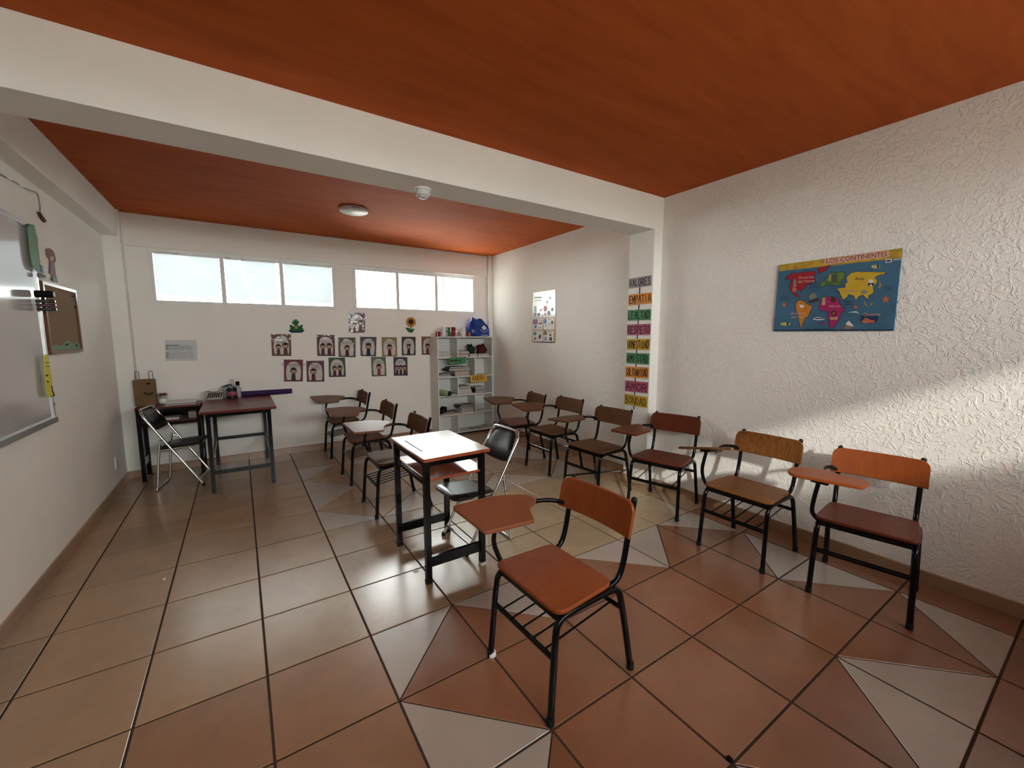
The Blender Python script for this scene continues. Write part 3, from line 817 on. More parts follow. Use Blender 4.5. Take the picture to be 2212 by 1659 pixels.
# row 3
stack(1.842, 2.075, SH[2], [(.008, 'grey', 'thin grey folder at the base of the third shelf pile', 0, .19, 0), (.024, 'white', 'lowest white book of the third shelf pile', 0, 0, 0), (.022, 'white', 'second white book of the third shelf pile', 0, -.01, 1), (.022, 'white', 'third white book of the third shelf pile', 0, -.01, -1), (.014, 'maroon', 'dark red book in the third shelf pile', 0, -.02, 0), (.020, 'pink', 'pale pink book high in the third shelf pile', 0, -.02, 1), (.016, 'black', 'black notebook topping the third shelf pile', .012, -.04, 4)])
stack(2.115, 2.33, SH[2] + .0095, [(.022, 'black', 'lowest dark notebook of the pile below the yellow name card', .02, .02, -3), (.020, 'black', 'second dark notebook of the pile below the yellow name card', .01, .0, 2), (.020, 'black', 'third dark notebook of the pile below the yellow name card', .02, .0, -1), (.022, 'grey', 'grey notebook topping the pile below the yellow name card', .02, -.02, 3)])
book(1.685, 1.812, 4.13, 4.32, SH[2], SH[2] + .022, 'teal', 'dark teal book lying behind the rolled pale green paper')
# rolled paper sticking out
mb = MB(); n = 22
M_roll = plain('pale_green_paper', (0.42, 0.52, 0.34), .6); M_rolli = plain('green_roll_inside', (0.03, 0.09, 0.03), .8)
rows = []
for (r, hh) in ((.030, 0), (.042, .0), (.042, .30), (.039, .30), (.037, .02), (.030, .02)): rows.append([(r * math.cos(2 * math.pi * j / n), r * math.sin(2 * math.pi * j / n), hh) for j in range(n)])
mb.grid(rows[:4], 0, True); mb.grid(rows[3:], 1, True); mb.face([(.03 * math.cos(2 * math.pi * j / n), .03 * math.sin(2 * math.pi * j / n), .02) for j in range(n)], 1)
o = mb.obj('paper_roll', [M_roll, M_rolli], None, 50)
o.location = (1.585, 4.30, SH[2] + .0445); o.rotation_euler = (rad(90), rad(0), rad(12))
tag(o, 'rolled pale green paper sticking out of the third shelf', 'paper roll')
# row 4
stack(1.535, 1.84, SH[3], [(.020, 'brown', 'lower flat brown folder on the fourth shelf', 0, 0, 0), (.016, 'maroon', 'upper flat brown-red folder on the fourth shelf', .04, 0, 2)])
o = lump('pouch', (1.60, 4.15, SH[3] + .0385), (.052, .06, .052), 12, M_rubber, 'small rounded black pouch on the brown folders', 'pouch')
stack(1.875, 2.095, SH[3], [(.075, 'white', 'thick white book in the fourth shelf pile', .02, 0, 0), (.022, 'black', 'black notebook on the thick white book', -.02, 0, -4), (.024, 'navy', 'dark notebook topping the fourth shelf pile', -.01, -.01, 3)])
# row 5: loose leaves
for k, (x, y, rz, lab) in enumerate(((2.10, 4.22, 20, 'loose paper leaf farthest from the wall side on the bottom shelf'), (2.215, 4.19, -15, 'middle loose paper leaf of three on the bottom shelf'), (2.335, 4.22, 25, 'curled loose leaf beside the right side panel on the bottom shelf'))):
    rows = [[(-.05 + .10 * i / 6, -.05 + .10 * j / 4, .002 + .004 * k + .010 * (i / 6 - .5) ** 2 * 4 * (k + 1) / 2) for j in range(5)] for i in range(7)]
    o = MB().grid(rows).obj('paper_leaf', plain('old_paper', (.40, .36, .31), .8)); o.location = (x, y, .0455); o.rotation_euler = (0, 0, rad(rz))
    tag(o, lab, 'paper', 'loose leaves on the bottom shelf')
# cards hanging from the shelf fronts
def word_card(quad, word, mat, label, X=None, inks=None, u=(.06, .94), v=(.2, .82), tk=.0012, group=None, tu=.016, tv=.05, lines=None):
    q = Quad(*quad)
    root = thing('word_card', label, 'card', q(.5, 0), 0, group)
    L = q(.5, 0)
    def loc(p): return Vector(p) - L
    mb = MB(); rowsb = [q(0, 0, 0), q(1, 0, 0), q(1, 1, 0), q(0, 1, 0)]; rowsf = [q(0, 0, tk), q(1, 0, tk), q(1, 1, tk), q(0, 1, tk)]
    mb.rows([[loc(p) for p in rowsb], [loc(p) for p in rowsf]]); mb.obj('card_sheet', mat, root)
    mb = MB()
    if word: handwrite(mb, word, lambda a, b, w: loc(q(a, b, w)), u[0], u[1], v[0], v[1], tk + .0006, tu, tv)
    if mb.f: mb.obj('lettering', inks or M_ink, root)
    return root
bcz = lambda x, y: (900 + x * .1808, 660 + y * .1808)
def card_mat(n, c): return plain(n, c, .5, coat=.12, var=.05)
YC = BY0 - .004
word_card([on_y(*bcz(*p), YC) for p in ((388, 622), (592, 615), (594, 694), (392, 702))], 'MATERIAL', card_mat('green_card', (0.055, 0.20, 0.075)), 'green card with smudged lettering hung over a bookcase shelf edge', u=(.06, .72), v=(.38, .62), tu=.02, tv=.09)
word_card([on_y(*bcz(*p), YC) for p in ((640, 836), (836, 822), (842, 905), (645, 921))], 'ANDRI', card_mat('yellow_card', (0.62, 0.36, 0.04)), 'yellow card reading ANDRI hung over a bookcase shelf edge', u=(.08, .95), v=(.22, .9), inks=plain('maroon_ink', (0.07, 0.005, 0.006), .6), tu=.03, tv=.075)

# ---- craft cups on top of the bookcase
M_cr = plain('red_felt', (0.24, 0.012, 0.022), .8); M_cg = plain('green_felt', (0.02, 0.13, 0.05), .8); M_cw = plain('white_felt', (0.70, 0.70, 0.68), .8); M_ci = plain('cup_inside', (0.5, 0.45, 0.42), .8)
def cup(x, y, z, c, label, lie=None, s=1.0):
    s *= 1.22
    m = {'r': M_cr, 'g': M_cg, 'w': M_cw}[c]
    mb = MB(); n = 16
    pr = [(.001, 0), (.026, 0), (.030, .058), (.027, .058), (.024, .006), (.001, .006)]
    rows = [[(r * s * math.cos(2 * math.pi * j / n), r * s * math.sin(2 * math.pi * j / n), h_ * s) for j in range(n)] for r, h_ in pr]
    mb.grid(rows[:4], 0, True); mb.grid(rows[3:], 1, True)
    o = mb.obj('craft_cup', [m, M_ci], None, 50)
    MB().tube(smooth_path([(.026 * s, 0, .048 * s), (.045 * s, 0, .044 * s), (.045 * s, 0, .018 * s), (.024 * s, 0, .012 * s)], 4), .004 * s, 6).obj('handle', M_cw, o, 50)
    if lie is not None:
        o.location = (x, y, z + .0305 * s); o.rotation_euler = (rad(90), rad(0), rad(lie))
    else: o.location = (x, y, z); o.rotation_euler = (0, 0, rad(-95 + 60 * math.sin(x * 40)))
    return tag(o, label, 'cup', 'red, white and green craft cups on the bookcase')
z = BZ + .0005
HB = .0722
cup(1.556, 4.17, z, 'r', 'red craft cup at the free end of the cup row on the bookcase')
cup(1.634, 4.15, z, 'w', 'white craft cup standing under another white one on the bookcase')
cup(1.634, 4.15, z + HB, 'w', 'white craft cup stacked on top of another white one', None, .95)
cup(1.713, 4.17, z, 'g', 'green craft cup carrying another green one on the bookcase')
cup(1.716, 4.172, z + HB, 'g', 'green craft cup stacked on top of another green one', None, .9)
cup(1.792, 4.15, z, 'r', 'red craft cup carrying another red one on the bookcase')
cup(1.796, 4.152, z + HB, 'r', 'red craft cup stacked on top of another red one', None, .95)
cup(1.872, 4.245, z, 'w', 'white craft cup lying on its side among the red ones', 12, 1.1)
cup(1.958, 4.15, z, 'w', 'white craft cup carrying another white cup near the blue bag', None, .95)
cup(1.958, 4.152, z + HB * .95, 'w', 'white craft cup stacked highest near the blue bag', None, .9)
cup(2.036, 4.13, z, 'r', 'red craft cup right beside the blue bag', None, .9)
# ---- blue carrier bag
def bag():
    root = thing('carrier_bag', 'blue plastic carrier bag with white emblem on top of the bookcase', 'bag', (2.245, 4.21, z))
    M_b = plain('blue_plastic', (0.005, 0.026, 0.19), .32, coat=.15, var=.35, nscale=9)
    n = 36; rows = []
    prof = [(0, .90, .95), (.02, 1.0, 1.0), (.07, 1.02, 1.05), (.13, .97, 1.0), (.19, .84, .8), (.235, .62, .45), (.262, .36, .16)]
    for hh, kx, ky in prof:
        row = []
        for j in range(n):
            a = 2 * math.pi * j / n
            c, s_ = math.cos(a), math.sin(a)
            rx_ = .185 * kx; ry_ = .09 * ky
            e = .62
            x = rx_ * math.copysign(abs(c) ** e, c); y = ry_ * math.copysign(abs(s_) ** e, s_)
            x += .010 * math.sin(7 * a + hh * 30) * (hh / .26); y += .012 * math.sin(5 * a + hh * 40)
            zz = hh + (.012 * math.sin(4 * a) + .02 * (-c)) * (hh / .26)
            row.append((x - .01 * hh, y, zz))
        rows.append(row)
    MB().rows(rows).obj('bag_body', M_b, root, 70)
    # gathered ear and handle loops
    MB().rows([[(-.165, -.05, .14), (-.05, -.055, .17), (-.05, .045, .17), (-.165, .045, .14)], [(-.125, -.035, .235), (-.055, -.04, .23), (-.055, .03, .23), (-.125, .03, .235)], [(-.100, -.01, .300), (-.085, -.012, .296), (-.085, .0, .296), (-.100, .0, .300)]]).obj('bag_ear', M_b, root, 60)
    MB().tube(smooth_path([(-.05, -.03, .21), (-.02, -.045, .262), (.045, -.045, .262), (.09, -.04, .215)], 5), .010, 6, r2=.003).obj('bag_handle', plain('navy_strap', (0.006, 0.012, 0.09), .35), root, 60)
    MB().tube(smooth_path([(.0, .03, .22), (.03, .03, .25), (.085, .03, .235), (.11, .02, .20)], 5), .010, 6, r2=.003).obj('bag_handle', M_b, root, 60)
    fn = lambda u, v, w: Vector((u, -.094 + .30 * max(0, v - .115) - w - .013, v))
    mb = MB(); Wm = plain('white_print', (.72, .74, .74), .5)
    c0, s0 = math.cos(rad(28)), math.sin(rad(28))
    for a in range(3):
        u0 = -.030 + a * .022
        pts = [(u0, -.030), (u0 + .016, -.030), (u0 + .016, .030), (u0, .030)]
        mb.face([fn(.055 + u * c0 - v * s0, .132 + u * s0 + v * c0, .001) for u, v in pts])
    for k in range(13):
        a = rad(205 + 130 * k / 12); r = .066
        mb.face([fn(.055 + (r + dr) * math.cos(a + da), .135 + (r + dr) * math.sin(a + da), .001) for dr, da in ((0, -.05), (.008, -.05), (.008, .05), (0, .05))])
    for k in range(11):
        u = .005 + k * .0105
        mb.face([fn(u, .014, .001), fn(u + .007, .014, .001), fn(u + .007, .023, .001), fn(u, .023, .001)])
    mb.obj('white_print', Wm, root)
bag()

# ================================================================== THINGS ON THE BACK WALL
def sheet(mb, q, w0, w1, m=0):
    mb.rows([[q(0, 0, w0), q(1, 0, w0), q(1, 1, w0), q(0, 1, w0)], [q(0, 0, w1), q(1, 0, w1), q(1, 1, w1), q(0, 1, w1)]], m)
def shape(mb, q, pts, w, m): mb.face([q(u, v, w) for u, v in pts], m)
def lam(name, c, var=0.06, ns=18.0):
    if name in MATS: return MATS[name]
    m = plain(name, c, .5, coat=.4, var=var, nscale=ns)
    nt = m.node_tree; b = nt.nodes['Principled BSDF']; b.inputs['Coat Roughness'].default_value = .05
    f = noise(nt, geo_pos(nt), 26.0, 1)
    n = nt.nodes.new('ShaderNodeBump'); n.inputs['Strength'].default_value = .5; n.inputs['Distance'].default_value = .004
    nt.links.new(f, n.inputs['Height']); nt.links.new(n.outputs[0], b.inputs['Coat Normal'])
    return m
SKIN = plain('print_skin', (0.42, 0.22, 0.13), .5, coat=.4)
HAIR = plain('print_hair', (0.022, 0.010, 0.006), .6, coat=.1, spec=.15)
INNER = lam('print_white', (0.52, 0.48, 0.45))
TXT = plain('print_grey_text', (0.11, 0.10, 0.10), .6, spec=.15)
def mini_poster(px, frame, label, title=None, tcol=None, kids=(), lines=2, body=(0.05, 0.02, 0.02), sub=None):
    q = Quad(*[on_y(x, y, YB - .0008) for x, y in px])
    mb = MB()
    fm = lam('frame_%02d%02d%02d' % tuple(int(c * 99) for c in frame), tuple(c * .62 for c in frame), .35, 60)
    bm = plain('body_%02d%02d%02d' % tuple(int(c * 99) for c in body), body, .6, coat=.1, spec=.15)
    tm = plain('title_%02d%02d%02d' % tuple(int(c * 99) for c in (tcol or (0.02, 0.02, 0.02))), tcol or (0.02, .02, .02), .6, spec=.15)
    sheet(mb, q, 0, .0012, 0)
    shape(mb, q, rpoly([(.14, .07), (.86, .07), (.90, .45), (.84, .74), (.74, .84), (.62, .90), (.38, .90), (.26, .84), (.16, .74), (.10, .45)], .05, 3), .0018, 1)
    if title: put_text(mb, title, lambda u, v, w: q(u, v, w), .5 - .07 * len(title), .5 + .07 * len(title), .72, .82, .0024, 5)
    if sub: put_text(mb, sub, lambda u, v, w: q(u, v, w), .26, .74, .60, .68, .0024, 4)
    else:
        rn = random.Random(label)
        for k in range(lines):
            u = .22 + rn.uniform(0, .1)
            while u < .74:
                e = u + rn.uniform(.03, .09); shape(mb, q, [(u, .66 - k * .075), (e, .66 - k * .075), (e, .695 - k * .075), (u, .695 - k * .075)], .0024, 4); u = e + .025
    for (cx, s, bc) in kids:
        s *= 1.3
        shape(mb, q, rpoly([(cx - .10 * s, .04), (cx + .10 * s, .04), (cx + .07 * s, .10 + .2 * s), (cx - .07 * s, .10 + .2 * s)], .02, 2), .0024, 3)
        shape(mb, q, ell(cx, .16 + .26 * s, .135 * s, .115 * s, 16), .0030, 6)
        shape(mb, q, ell(cx, .145 + .26 * s, .105 * s, .082 * s, 14), .0036, 2)
        shape(mb, q, ell(cx, .20 + .285 * s, .115 * s, .042 * s, 12), .0040, 6)
    o = mb.obj('poster', [fm, INNER, SKIN, bm, TXT, tm, HAIR])
    return tag(o, label, 'poster', 'small laminated classroom posters on the back wall')
A_ = lambda x, y: (575 + x * .09645, 670 + y * .09645)
B_ = lambda x, y: (740 + x * .09645, 670 + y * .09645)
def rct(f, *p): return [f(*a) for a in p]
mini_poster(rct(A_, (105, 535), (555, 540), (565, 1025), (130, 1025)), (.20, .06, .025), 'small poster with rust frame and two children, left of the others below the frog', None, None, ((.34, .8, 0), (.70, .95, 0)), 2, (.10, .05, .04))
mini_poster(rct(A_, (1130, 550), (1530, 555), (1545, 1030), (1145, 1025)), (.13, .03, .04), 'small maroon framed poster in the upper row, nearest the frog', None, None, ((.32, .9, 0), (.68, .95, 0)), 2, (.09, .03, .04))
mini_poster([(730.3, 729), (768, 729), (768.2, 772), (731.5, 771)], (.10, .10, .07), 'small olive framed poster between the maroon and the navy framed ones', 'ES DAR', (.05, .12, .10), ((.5, .95, 0),), 1, (.07, .02, .02))
mini_poster(rct(B_, (390, 595), (760, 600), (750, 1035), (405, 1030)), (.075, .065, .11), 'small navy framed poster with one child in dark blue clothes', 'ESCUCHO', (.05, .10, .14), ((.5, 1.1, 0),), 1, (.02, .022, .05))
mini_poster(rct(B_, (870, 605), (1215, 605), (1225, 1040), (885, 1040)), (.34, .27, .10), 'small yellow framed poster with one child in a dark red top', 'RECOGE', (.28, .10, .03), ((.5, 1.0, 0),), 1, (.10, .012, .018))
mini_poster(rct(B_, (1320, 595), (1635, 595), (1635, 1010), (1325, 1015)), (.045, .035, .028), 'small blackish framed poster with one child, below the sunflower', 'NO', (.06, .05, .04), ((.5, .95, 0),), 2, (.02, .018, .018))
mini_poster(rct(B_, (1765, 590), (2075, 590), (2075, 1000), (1775, 1000)), (.26, .09, .03), 'small orange-brown framed poster half hidden behind the bookcase', 'TAP', (.28, .08, .03), ((.42, .95, 0),), 2, (.12, .02, .02))
mini_poster(rct(B_, (125, 50), (505, 55), (500, 505), (145, 510)), (.14, .035, .045), 'small maroon framed poster hanging highest, between the two windows', None, None, ((.34, .7, 0), (.72, 1.0, 0)), 2, (.14, .06, .05))
mini_poster(rct(A_, (395, 1105), (825, 1110), (820, 1595), (400, 1600)), (.19, .018, .028), 'small dark red framed poster reading AMABLE in the lower row', 'SE AMABLE', (.16, .01, .02), ((.5, 1.0, 0),), 1, (.04, .03, .03))
mini_poster(rct(A_, (895, 1135), (1295, 1130), (1305, 1600), (910, 1605)), (.13, .045, .085), 'small purple framed poster reading POR in the lower row', 'POR', (.13, .02, .04), ((.38, 1.0, 0),), 2, (.12, .03, .02))
mini_poster(rct(A_, (1395, 1060), (1765, 1065), (1785, 1490), (1405, 1500)), (.045, .095, .045), 'small green framed poster with two children in the lower row', None, None, ((.34, .85, 0), (.66, .9, 0)), 2, (.08, .02, .03))
mini_poster(rct(B_, (635, 1045), (965, 1045), (985, 1475), (655, 1485)), (.14, .20, .13), 'small leaf green framed poster with one red haired child', 'USO', (.05, .12, .06), ((.5, 1.0, 0),), 1, (.20, .06, .04))
mini_poster(rct(B_, (1135, 1050), (1450, 1050), (1460, 1465), (1150, 1470)), (.06, .045, .075), 'small dark purple framed poster reading HAY UNA FILA with three children', 'HAY', (.02, .02, .02), ((.24, .85, 0), (.5, .85, 0), (.78, .85, 0)), 1, (.06, .03, .03), 'UNA FILA')

# cut-out frog and sunflower
def px_prism(mb, pts, f, Y, d, m): 
    P = [on_y(*f(*p), Y) for p in pts]
    mb.rows([P, [p + Vector((0, -d, 0)) for p in P]], m)
fr = thing('frog_cutout', 'green foam frog cut-out on a dark lily pad on the back wall', 'cutout', on_y(640, 718, YB - .001))
def local(mb, root):
    L = Vector(root.location); mb.v = [tuple(Vector(p) - L) for p in mb.v]; return mb
GRN = plain('green_foam', (0.018, 0.115, 0.03), .7); GRN2 = plain('light_green_foam', (0.04, 0.19, 0.045), .7)
mb = MB(); px_prism(mb, [(490, 460), (560, 425), (680, 410), (800, 425), (865, 455), (800, 505), (560, 508)], A_, YB - .0008, .003, 0)
local(mb, fr).obj('lily_pad', plain('dark_teal_foam', (0.008, 0.035, 0.05), .7), fr)
mb = MB(); px_prism(mb, rpoly([(510, 345), (560, 325), (615, 370), (640, 330), (720, 330), (735, 370), (785, 318), (825, 340), (800, 400), (850, 420), (780, 460), (580, 460), (520, 425), (550, 400)], 25, 3), A_, YB - .0042, .003, 0)
local(mb, fr).obj('frog_body', GRN, fr)
mb = MB(); px_prism(mb, rpoly([(580, 290), (600, 230), (640, 205), (690, 205), (730, 240), (735, 290), (700, 330), (620, 330)], 22, 3), A_, YB - .0076, .003, 0)
local(mb, fr).obj('frog_head', GRN, fr)
for k in (625, 700):
    mb = MB(); px_prism(mb, ell(k, 226, 21, 16, 12), A_, YB - .011, .002, 0); px_prism(mb, ell(k - 2, 224, 9, 9, 8), A_, YB - .0131, .0008, 1)
    local(mb, fr).obj('frog_eye', [M_cw, M_ink], fr)
mb = MB(); px_prism(mb, rpoly([(640, 345), (705, 345), (705, 415), (640, 415)], 14, 3), A_, YB - .0076, .002, 0)
local(mb, fr).obj('frog_belly', plain('yellow_foam', (0.42, 0.24, 0.03), .7), fr)
sf = thing('sunflower_cutout', 'yellow paper sunflower with two green leaves on the back wall', 'cutout', on_y(886, 718, YB - .001))
mb = MB(); px_prism(mb, [(1520, 360), (1545, 360), (1545, 430), (1520, 430)], B_, YB - .0008, .002, 0); px_prism(mb, rpoly([(1402, 395), (1470, 392), (1535, 430), (1600, 412), (1610, 425), (1575, 490), (1545, 512), (1470, 490)], 18, 3), B_, YB - .0029, .002, 0)
local(mb, sf).obj('leaves', GRN, sf)
for k in range(14):
    a = 2 * math.pi * k / 14; c, s_ = math.cos(a), math.sin(a)
    mb = MB(); px_prism(mb, [(1530 + r * c * 1.0 - t_ * s_, 270 + r * s_ + t_ * c) for r, t_ in ((45, -16), (95, -28), (118, 0), (95, 28), (45, 16))], B_, YB - .0052 - .0006 * (k % 2), .002, 0)
    local(mb, sf).obj('petal', plain('sunflower_yellow', (0.45, 0.19, 0.02), .7, var=.25, nscale=90), sf)
mb = MB(); px_prism(mb, ell(1530, 262, 58, 58, 18), B_, YB - .0082, .003, 0)
local(mb, sf).obj('seed_disc', plain('seed_brown', (0.05, 0.018, 0.012), .9), sf)
# faint notice sheet with printed table
N_ = lambda x, y: (340 + x * .0452, 720 + y * .0452)
mb = MB(); q = Quad(*[on_y(*N_(*p), YB - .0008) for p in ((360, 330), (1880, 330), (1920, 1300), (380, 1310))]); sheet(mb, q, 0, .001, 0)
shape(mb, q, [(.03, .74), (.42, .74), (.42, .77), (.03, .77)], .0016, 2)
for (v0, v1) in ((.52, .72), (.12, .42)):
    for k in range(6):
        vv = v0 + (v1 - v0) * k / 5
        shape(mb, q, [(.02, vv), (.86, vv), (.86, vv + .02), (.02, vv + .02)], .0015, 1)
    shape(mb, q, [(.02, v0), (.10, v0), (.10, v1), (.02, v1)], .0017, 1)
o = mb.obj('notice_sheet', [plain('notice_paper', (.56, .57, .56), .6), plain('notice_grey', (.30, .31, .33), .6), TXT]); tag(o, 'faint printed notice sheet above the paper bag on the back wall', 'paper')

# ================================================================== THINGS ON THE RIGHT WALL
# value word cards on the pillar
COLC = {'silver': plain('silver_card', (0.33, 0.30, 0.31), .3, coat=.7), 'orange': card_mat('orange_card', (0.62, 0.24, 0.035)), 'green': card_mat('green_card', (0.055, 0.20, 0.075)),
        'pink': card_mat('pink_card', (0.36, 0.075, 0.14)), 'yellow': card_mat('mustard_card', (0.50, 0.30, 0.02))}
XC = 2.375 - .004
cards = [('VALORES', 'silver', (1358.5, 602.2), (1407.8, 594), (1407.3, 617), (1358, 624)), ('EMPATIA', 'orange', (1358, 636.6), (1408.3, 631.6), (1408.3, 655), (1357.6, 660.5)),
 ('LEALTAD', 'green', (1356.3, 670), (1406.4, 667.7), (1405.5, 691.2), (1355.8, 693)), ('RESPETO', 'pink', (1354.9, 701.2), (1406, 699.4), (1405, 723.3), (1354.9, 724.2)),
 ('HONESTIDAD', 'yellow', (1355, 732.4), (1405, 731.9), (1403, 756), (1354.5, 755)), ('AMISTAD', 'green', (1353.5, 761.8), (1403, 763.7), (1401.7, 787.8), (1353, 784.5)),
 ('SOLIDARIDAD', 'orange', (1351.6, 791.2), (1401.7, 794), (1400.7, 818.2), (1351, 813.9)), ('AMOR', 'pink', (1350.6, 821.6), (1400.7, 826), (1399.3, 849.5), (1350, 844.7)),
 ('BONDAD', 'yellow', (1349.6, 850), (1398.8, 857.7), (1397.8, 881.3), (1349, 872.7))]
for w, c, *px in cards:
    word_card([on_x(x, y, XC) for x, y in px], w, COLC[c], 'laminated %s card lettered %s on the pillar' % (c, w), group='value word cards on the pillar', u=(.03, .97), v=(.17, .83), tu=.024, tv=.066)
a, b = on_x(1384, 600, 2.375), on_x(1370, 884, 2.375)
mb = MB(); q = Quad(a + Vector((-.0006, .010, 0)), a + Vector((-.0006, -.002, 0)), b + Vector((-.0006, -.002, 0)), b + Vector((-.0006, .010, 0))); sheet(mb, q, 0, .0014)
tag(mb.obj('ribbon', plain('dark_ribbon', (0.03, 0.025, 0.022), .8)), 'thin dark ribbon strung behind the value word cards', 'ribbon')

# geometric shapes chart
C_ = lambda x, y: (1140 + x * .0814, 615 + y * .0814)
XW = XR2 - .002
ct = thing('shapes_chart', 'curled poster of geometric shapes in white boxes on the textured wall', 'poster', on_x(1175, 741, XW))
def cp(pts, w): return [on_x(*C_(*p), XW) + Vector((-w, 0, 0)) for p in pts]
mb = MB(); P = cp([(150, 215), (740, 130), (742, 700), (735, 1545), (112, 1525), (128, 700)], 0); mb.rows([P, [p + Vector((-.0012, 0, 0)) for p in P]])
local(mb, ct).obj('chart_sheet', plain('chart_tan', (0.40, 0.27, 0.10), .45, coat=.5), ct)
mb = MB()
PM = [plain('chart_white', (.70, .69, .66), .4, coat=.6), plain('chart_lime', (.58, .62, .36), .4, coat=.6), plain('chart_navy', (.012, .012, .06), .5), plain('chart_purple', (.16, .01, .10), .5), plain('chart_red', (.22, .03, .03), .5), plain('chart_blue', (.02, .10, .24), .5), plain('chart_teal', (.04, .18, .20), .5), plain('chart_brown', (.18, .08, .02), .5), plain('chart_grey', (.25, .28, .29), .5), plain('chart_pink', (.55, .27, .27), .5), plain('chart_black', (.03, .02, .02), .5), plain('chart_pale_teal', (.35, .52, .46), .5)]
def cs(pts, w, m): mb.face(cp(pts, .0014 + w), m)
cs([(150, 220), (735, 135), (735, 560), (150, 580)], .0004, 1)
cs(rpoly([(420, 200), (725, 190), (725, 540), (420, 540)], 20, 2), .0007, 0)
for bx in ((140, 560, 400, 870), (415, 545, 725, 860), (135, 895, 400, 1190), (425, 885, 705, 1190), (132, 1225, 395, 1510), (412, 1220, 690, 1510)):
    x0, y0, x1, y1 = bx; cs(rpoly([(x0, y0), (x1, y0), (x1, y1), (x0, y1)], 22, 2), .0008, 0)
cs([(112, 1512), (705, 1518), (700, 1545), (112, 1525)], .0005, 2)
for pts, m in (([(165, 565), (240, 565), (240, 720), (165, 720)], 11), ([(160, 745), (235, 745), (235, 850), (160, 850)], 8), (rpoly([(262, 760), (325, 740), (330, 800), (290, 850), (262, 830)], 10, 2), 6), (rpoly([(310, 680), (390, 630), (398, 660), (340, 720)], 12, 2), 9),
               (ell(472, 635, 52, 82, 18), 9), (ell(565, 755, 45, 68, 16), 8), (ell(468, 785, 28, 50, 14), 9), (ell(655, 660, 33, 52, 14), 8), (ell(650, 660, 22, 38, 14), 0),
               ([(140, 915), (270, 915), (270, 1050), (140, 1055)], 3), (rpoly([(300, 1010), (390, 980), (392, 1030), (325, 1062), (300, 1045)], 12, 2), 4), (rpoly([(175, 1085), (245, 1075), (238, 1150), (180, 1165)], 8, 2), 5), (rpoly([(275, 1120), (380, 1130), (375, 1150), (280, 1165)], 8, 2), 9),
               (ell(468, 965, 40, 75, 18), 5), (ell(652, 1000, 30, 48, 14), 10), ([(555, 1060), (585, 1010), (610, 1060)], 7), (ell(485, 1078, 22, 10, 10), 10),
               ([(132, 1295), (195, 1235), (252, 1290), (192, 1360)], 6), ([(165, 1425), (200, 1385), (235, 1425), (198, 1475)], 7), (rpoly([(290, 1350), (350, 1310), (355, 1400), (300, 1450)], 10, 2), 10),
               ([(430, 1222), (505, 1222), (525, 1330), (412, 1335)], 7), (rpoly([(460, 1370), (490, 1370), (520, 1480), (435, 1480)], 10, 2), 8), (rpoly([(580, 1300), (625, 1300), (632, 1365), (578, 1360)], 8, 2), 10), (rpoly([(585, 1390), (640, 1390), (652, 1485), (575, 1485)], 8, 2), 10),
               ([(515, 400), (545, 480), (515, 500), (488, 485)], 8), ([(600, 295), (635, 375), (565, 380)], 8), ([(280, 935), (395, 935), (395, 950), (280, 950)], 5), ([(545, 910), (620, 915), (620, 932), (545, 930)], 7), ([(280, 1258), (355, 1262), (355, 1275), (280, 1275)], 8), ([(540, 1240), (655, 1240), (655, 1256), (540, 1256)], 10), ([(180, 325), (375, 310), (375, 360), (180, 370)], 11), ([(180, 410), (375, 400), (375, 425), (180, 435)], 11)):
    cs(pts, .0014, m)
local(mb, ct).obj('chart_print', PM, ct)

# world map board
XM = XR - .002; D = .010
mp = thing('world_map', 'blue board of the continents titled LOS CONTINENTES on the right wall', 'map', (XM, -.355, 1.535))
M_ = lambda x, y: (1640 + x * .1537, 520 + y * .1537)
def mpp(pts, w): return [on_x(*M_(*p), XM - D) + Vector((-w, 0, 0)) for p in pts]
mb = MB(); P = mpp([(278, 340), (2012, 103), (1888, 1262), (200, 1270)], 0)
mb.rows([[p + Vector((D, 0, 0)) for p in P], P]); local(mb, mp).obj('map_board', plain('map_sea_blue', (0.045, 0.125, 0.205), .45, coat=.1, var=.18, nscale=5), mp)
def mprint(name, polys, mat, w=.0006):
    mb = MB()
    for pts in polys: mb.face(mpp(pts, w))
    return local(mb, mp).obj(name, mat, mp)
mprint('title_band', [[(278, 340), (2012, 103), (2006, 240), (282, 430)]], plain('map_yellow', (0.42, 0.27, 0.03), .45, coat=.1, var=.25, nscale=25), .0005)
def cont(pts, mat, name='continent'):
    mprint('coast_outline', [inset(pts, -7)], plain('map_coast', (0.02, 0.03, 0.07), .6), .0006)
    return mprint(name, [pts], mat, .0010)
cont([(360, 545), (400, 495), (470, 460), (560, 455), (640, 440), (780, 430), (790, 470), (760, 500), (790, 570), (700, 600), (640, 660), (590, 690), (600, 720), (560, 690), (500, 690), (490, 720), (520, 745), (560, 770), (570, 800), (520, 775), (470, 740), (430, 660), (440, 600), (460, 560), (430, 530)], plain('map_red', (.30, .012, .022), .5))
cont([(830, 385), (1000, 345), (940, 410), (870, 440), (830, 465)], plain('map_red', (.30, .012, .022), .5))
cont([(530, 860), (570, 835), (630, 850), (670, 890), (740, 920), (740, 945), (710, 1000), (690, 1060), (640, 1090), (620, 1150), (600, 1170), (610, 1220), (580, 1200), (560, 1120), (560, 1040), (530, 1000), (510, 920)], plain('map_orange', (.50, .19, .02), .5))
cont([(900, 790), (1000, 790), (1100, 800), (1130, 870), (1160, 940), (1205, 945), (1140, 1040), (1130, 1100), (1060, 1200), (1030, 1230), (990, 1220), (980, 1120), (970, 1060), (975, 1000), (940, 980), (880, 990), (840, 940), (850, 890)], plain('map_magenta', (.32, .02, .11), .5))
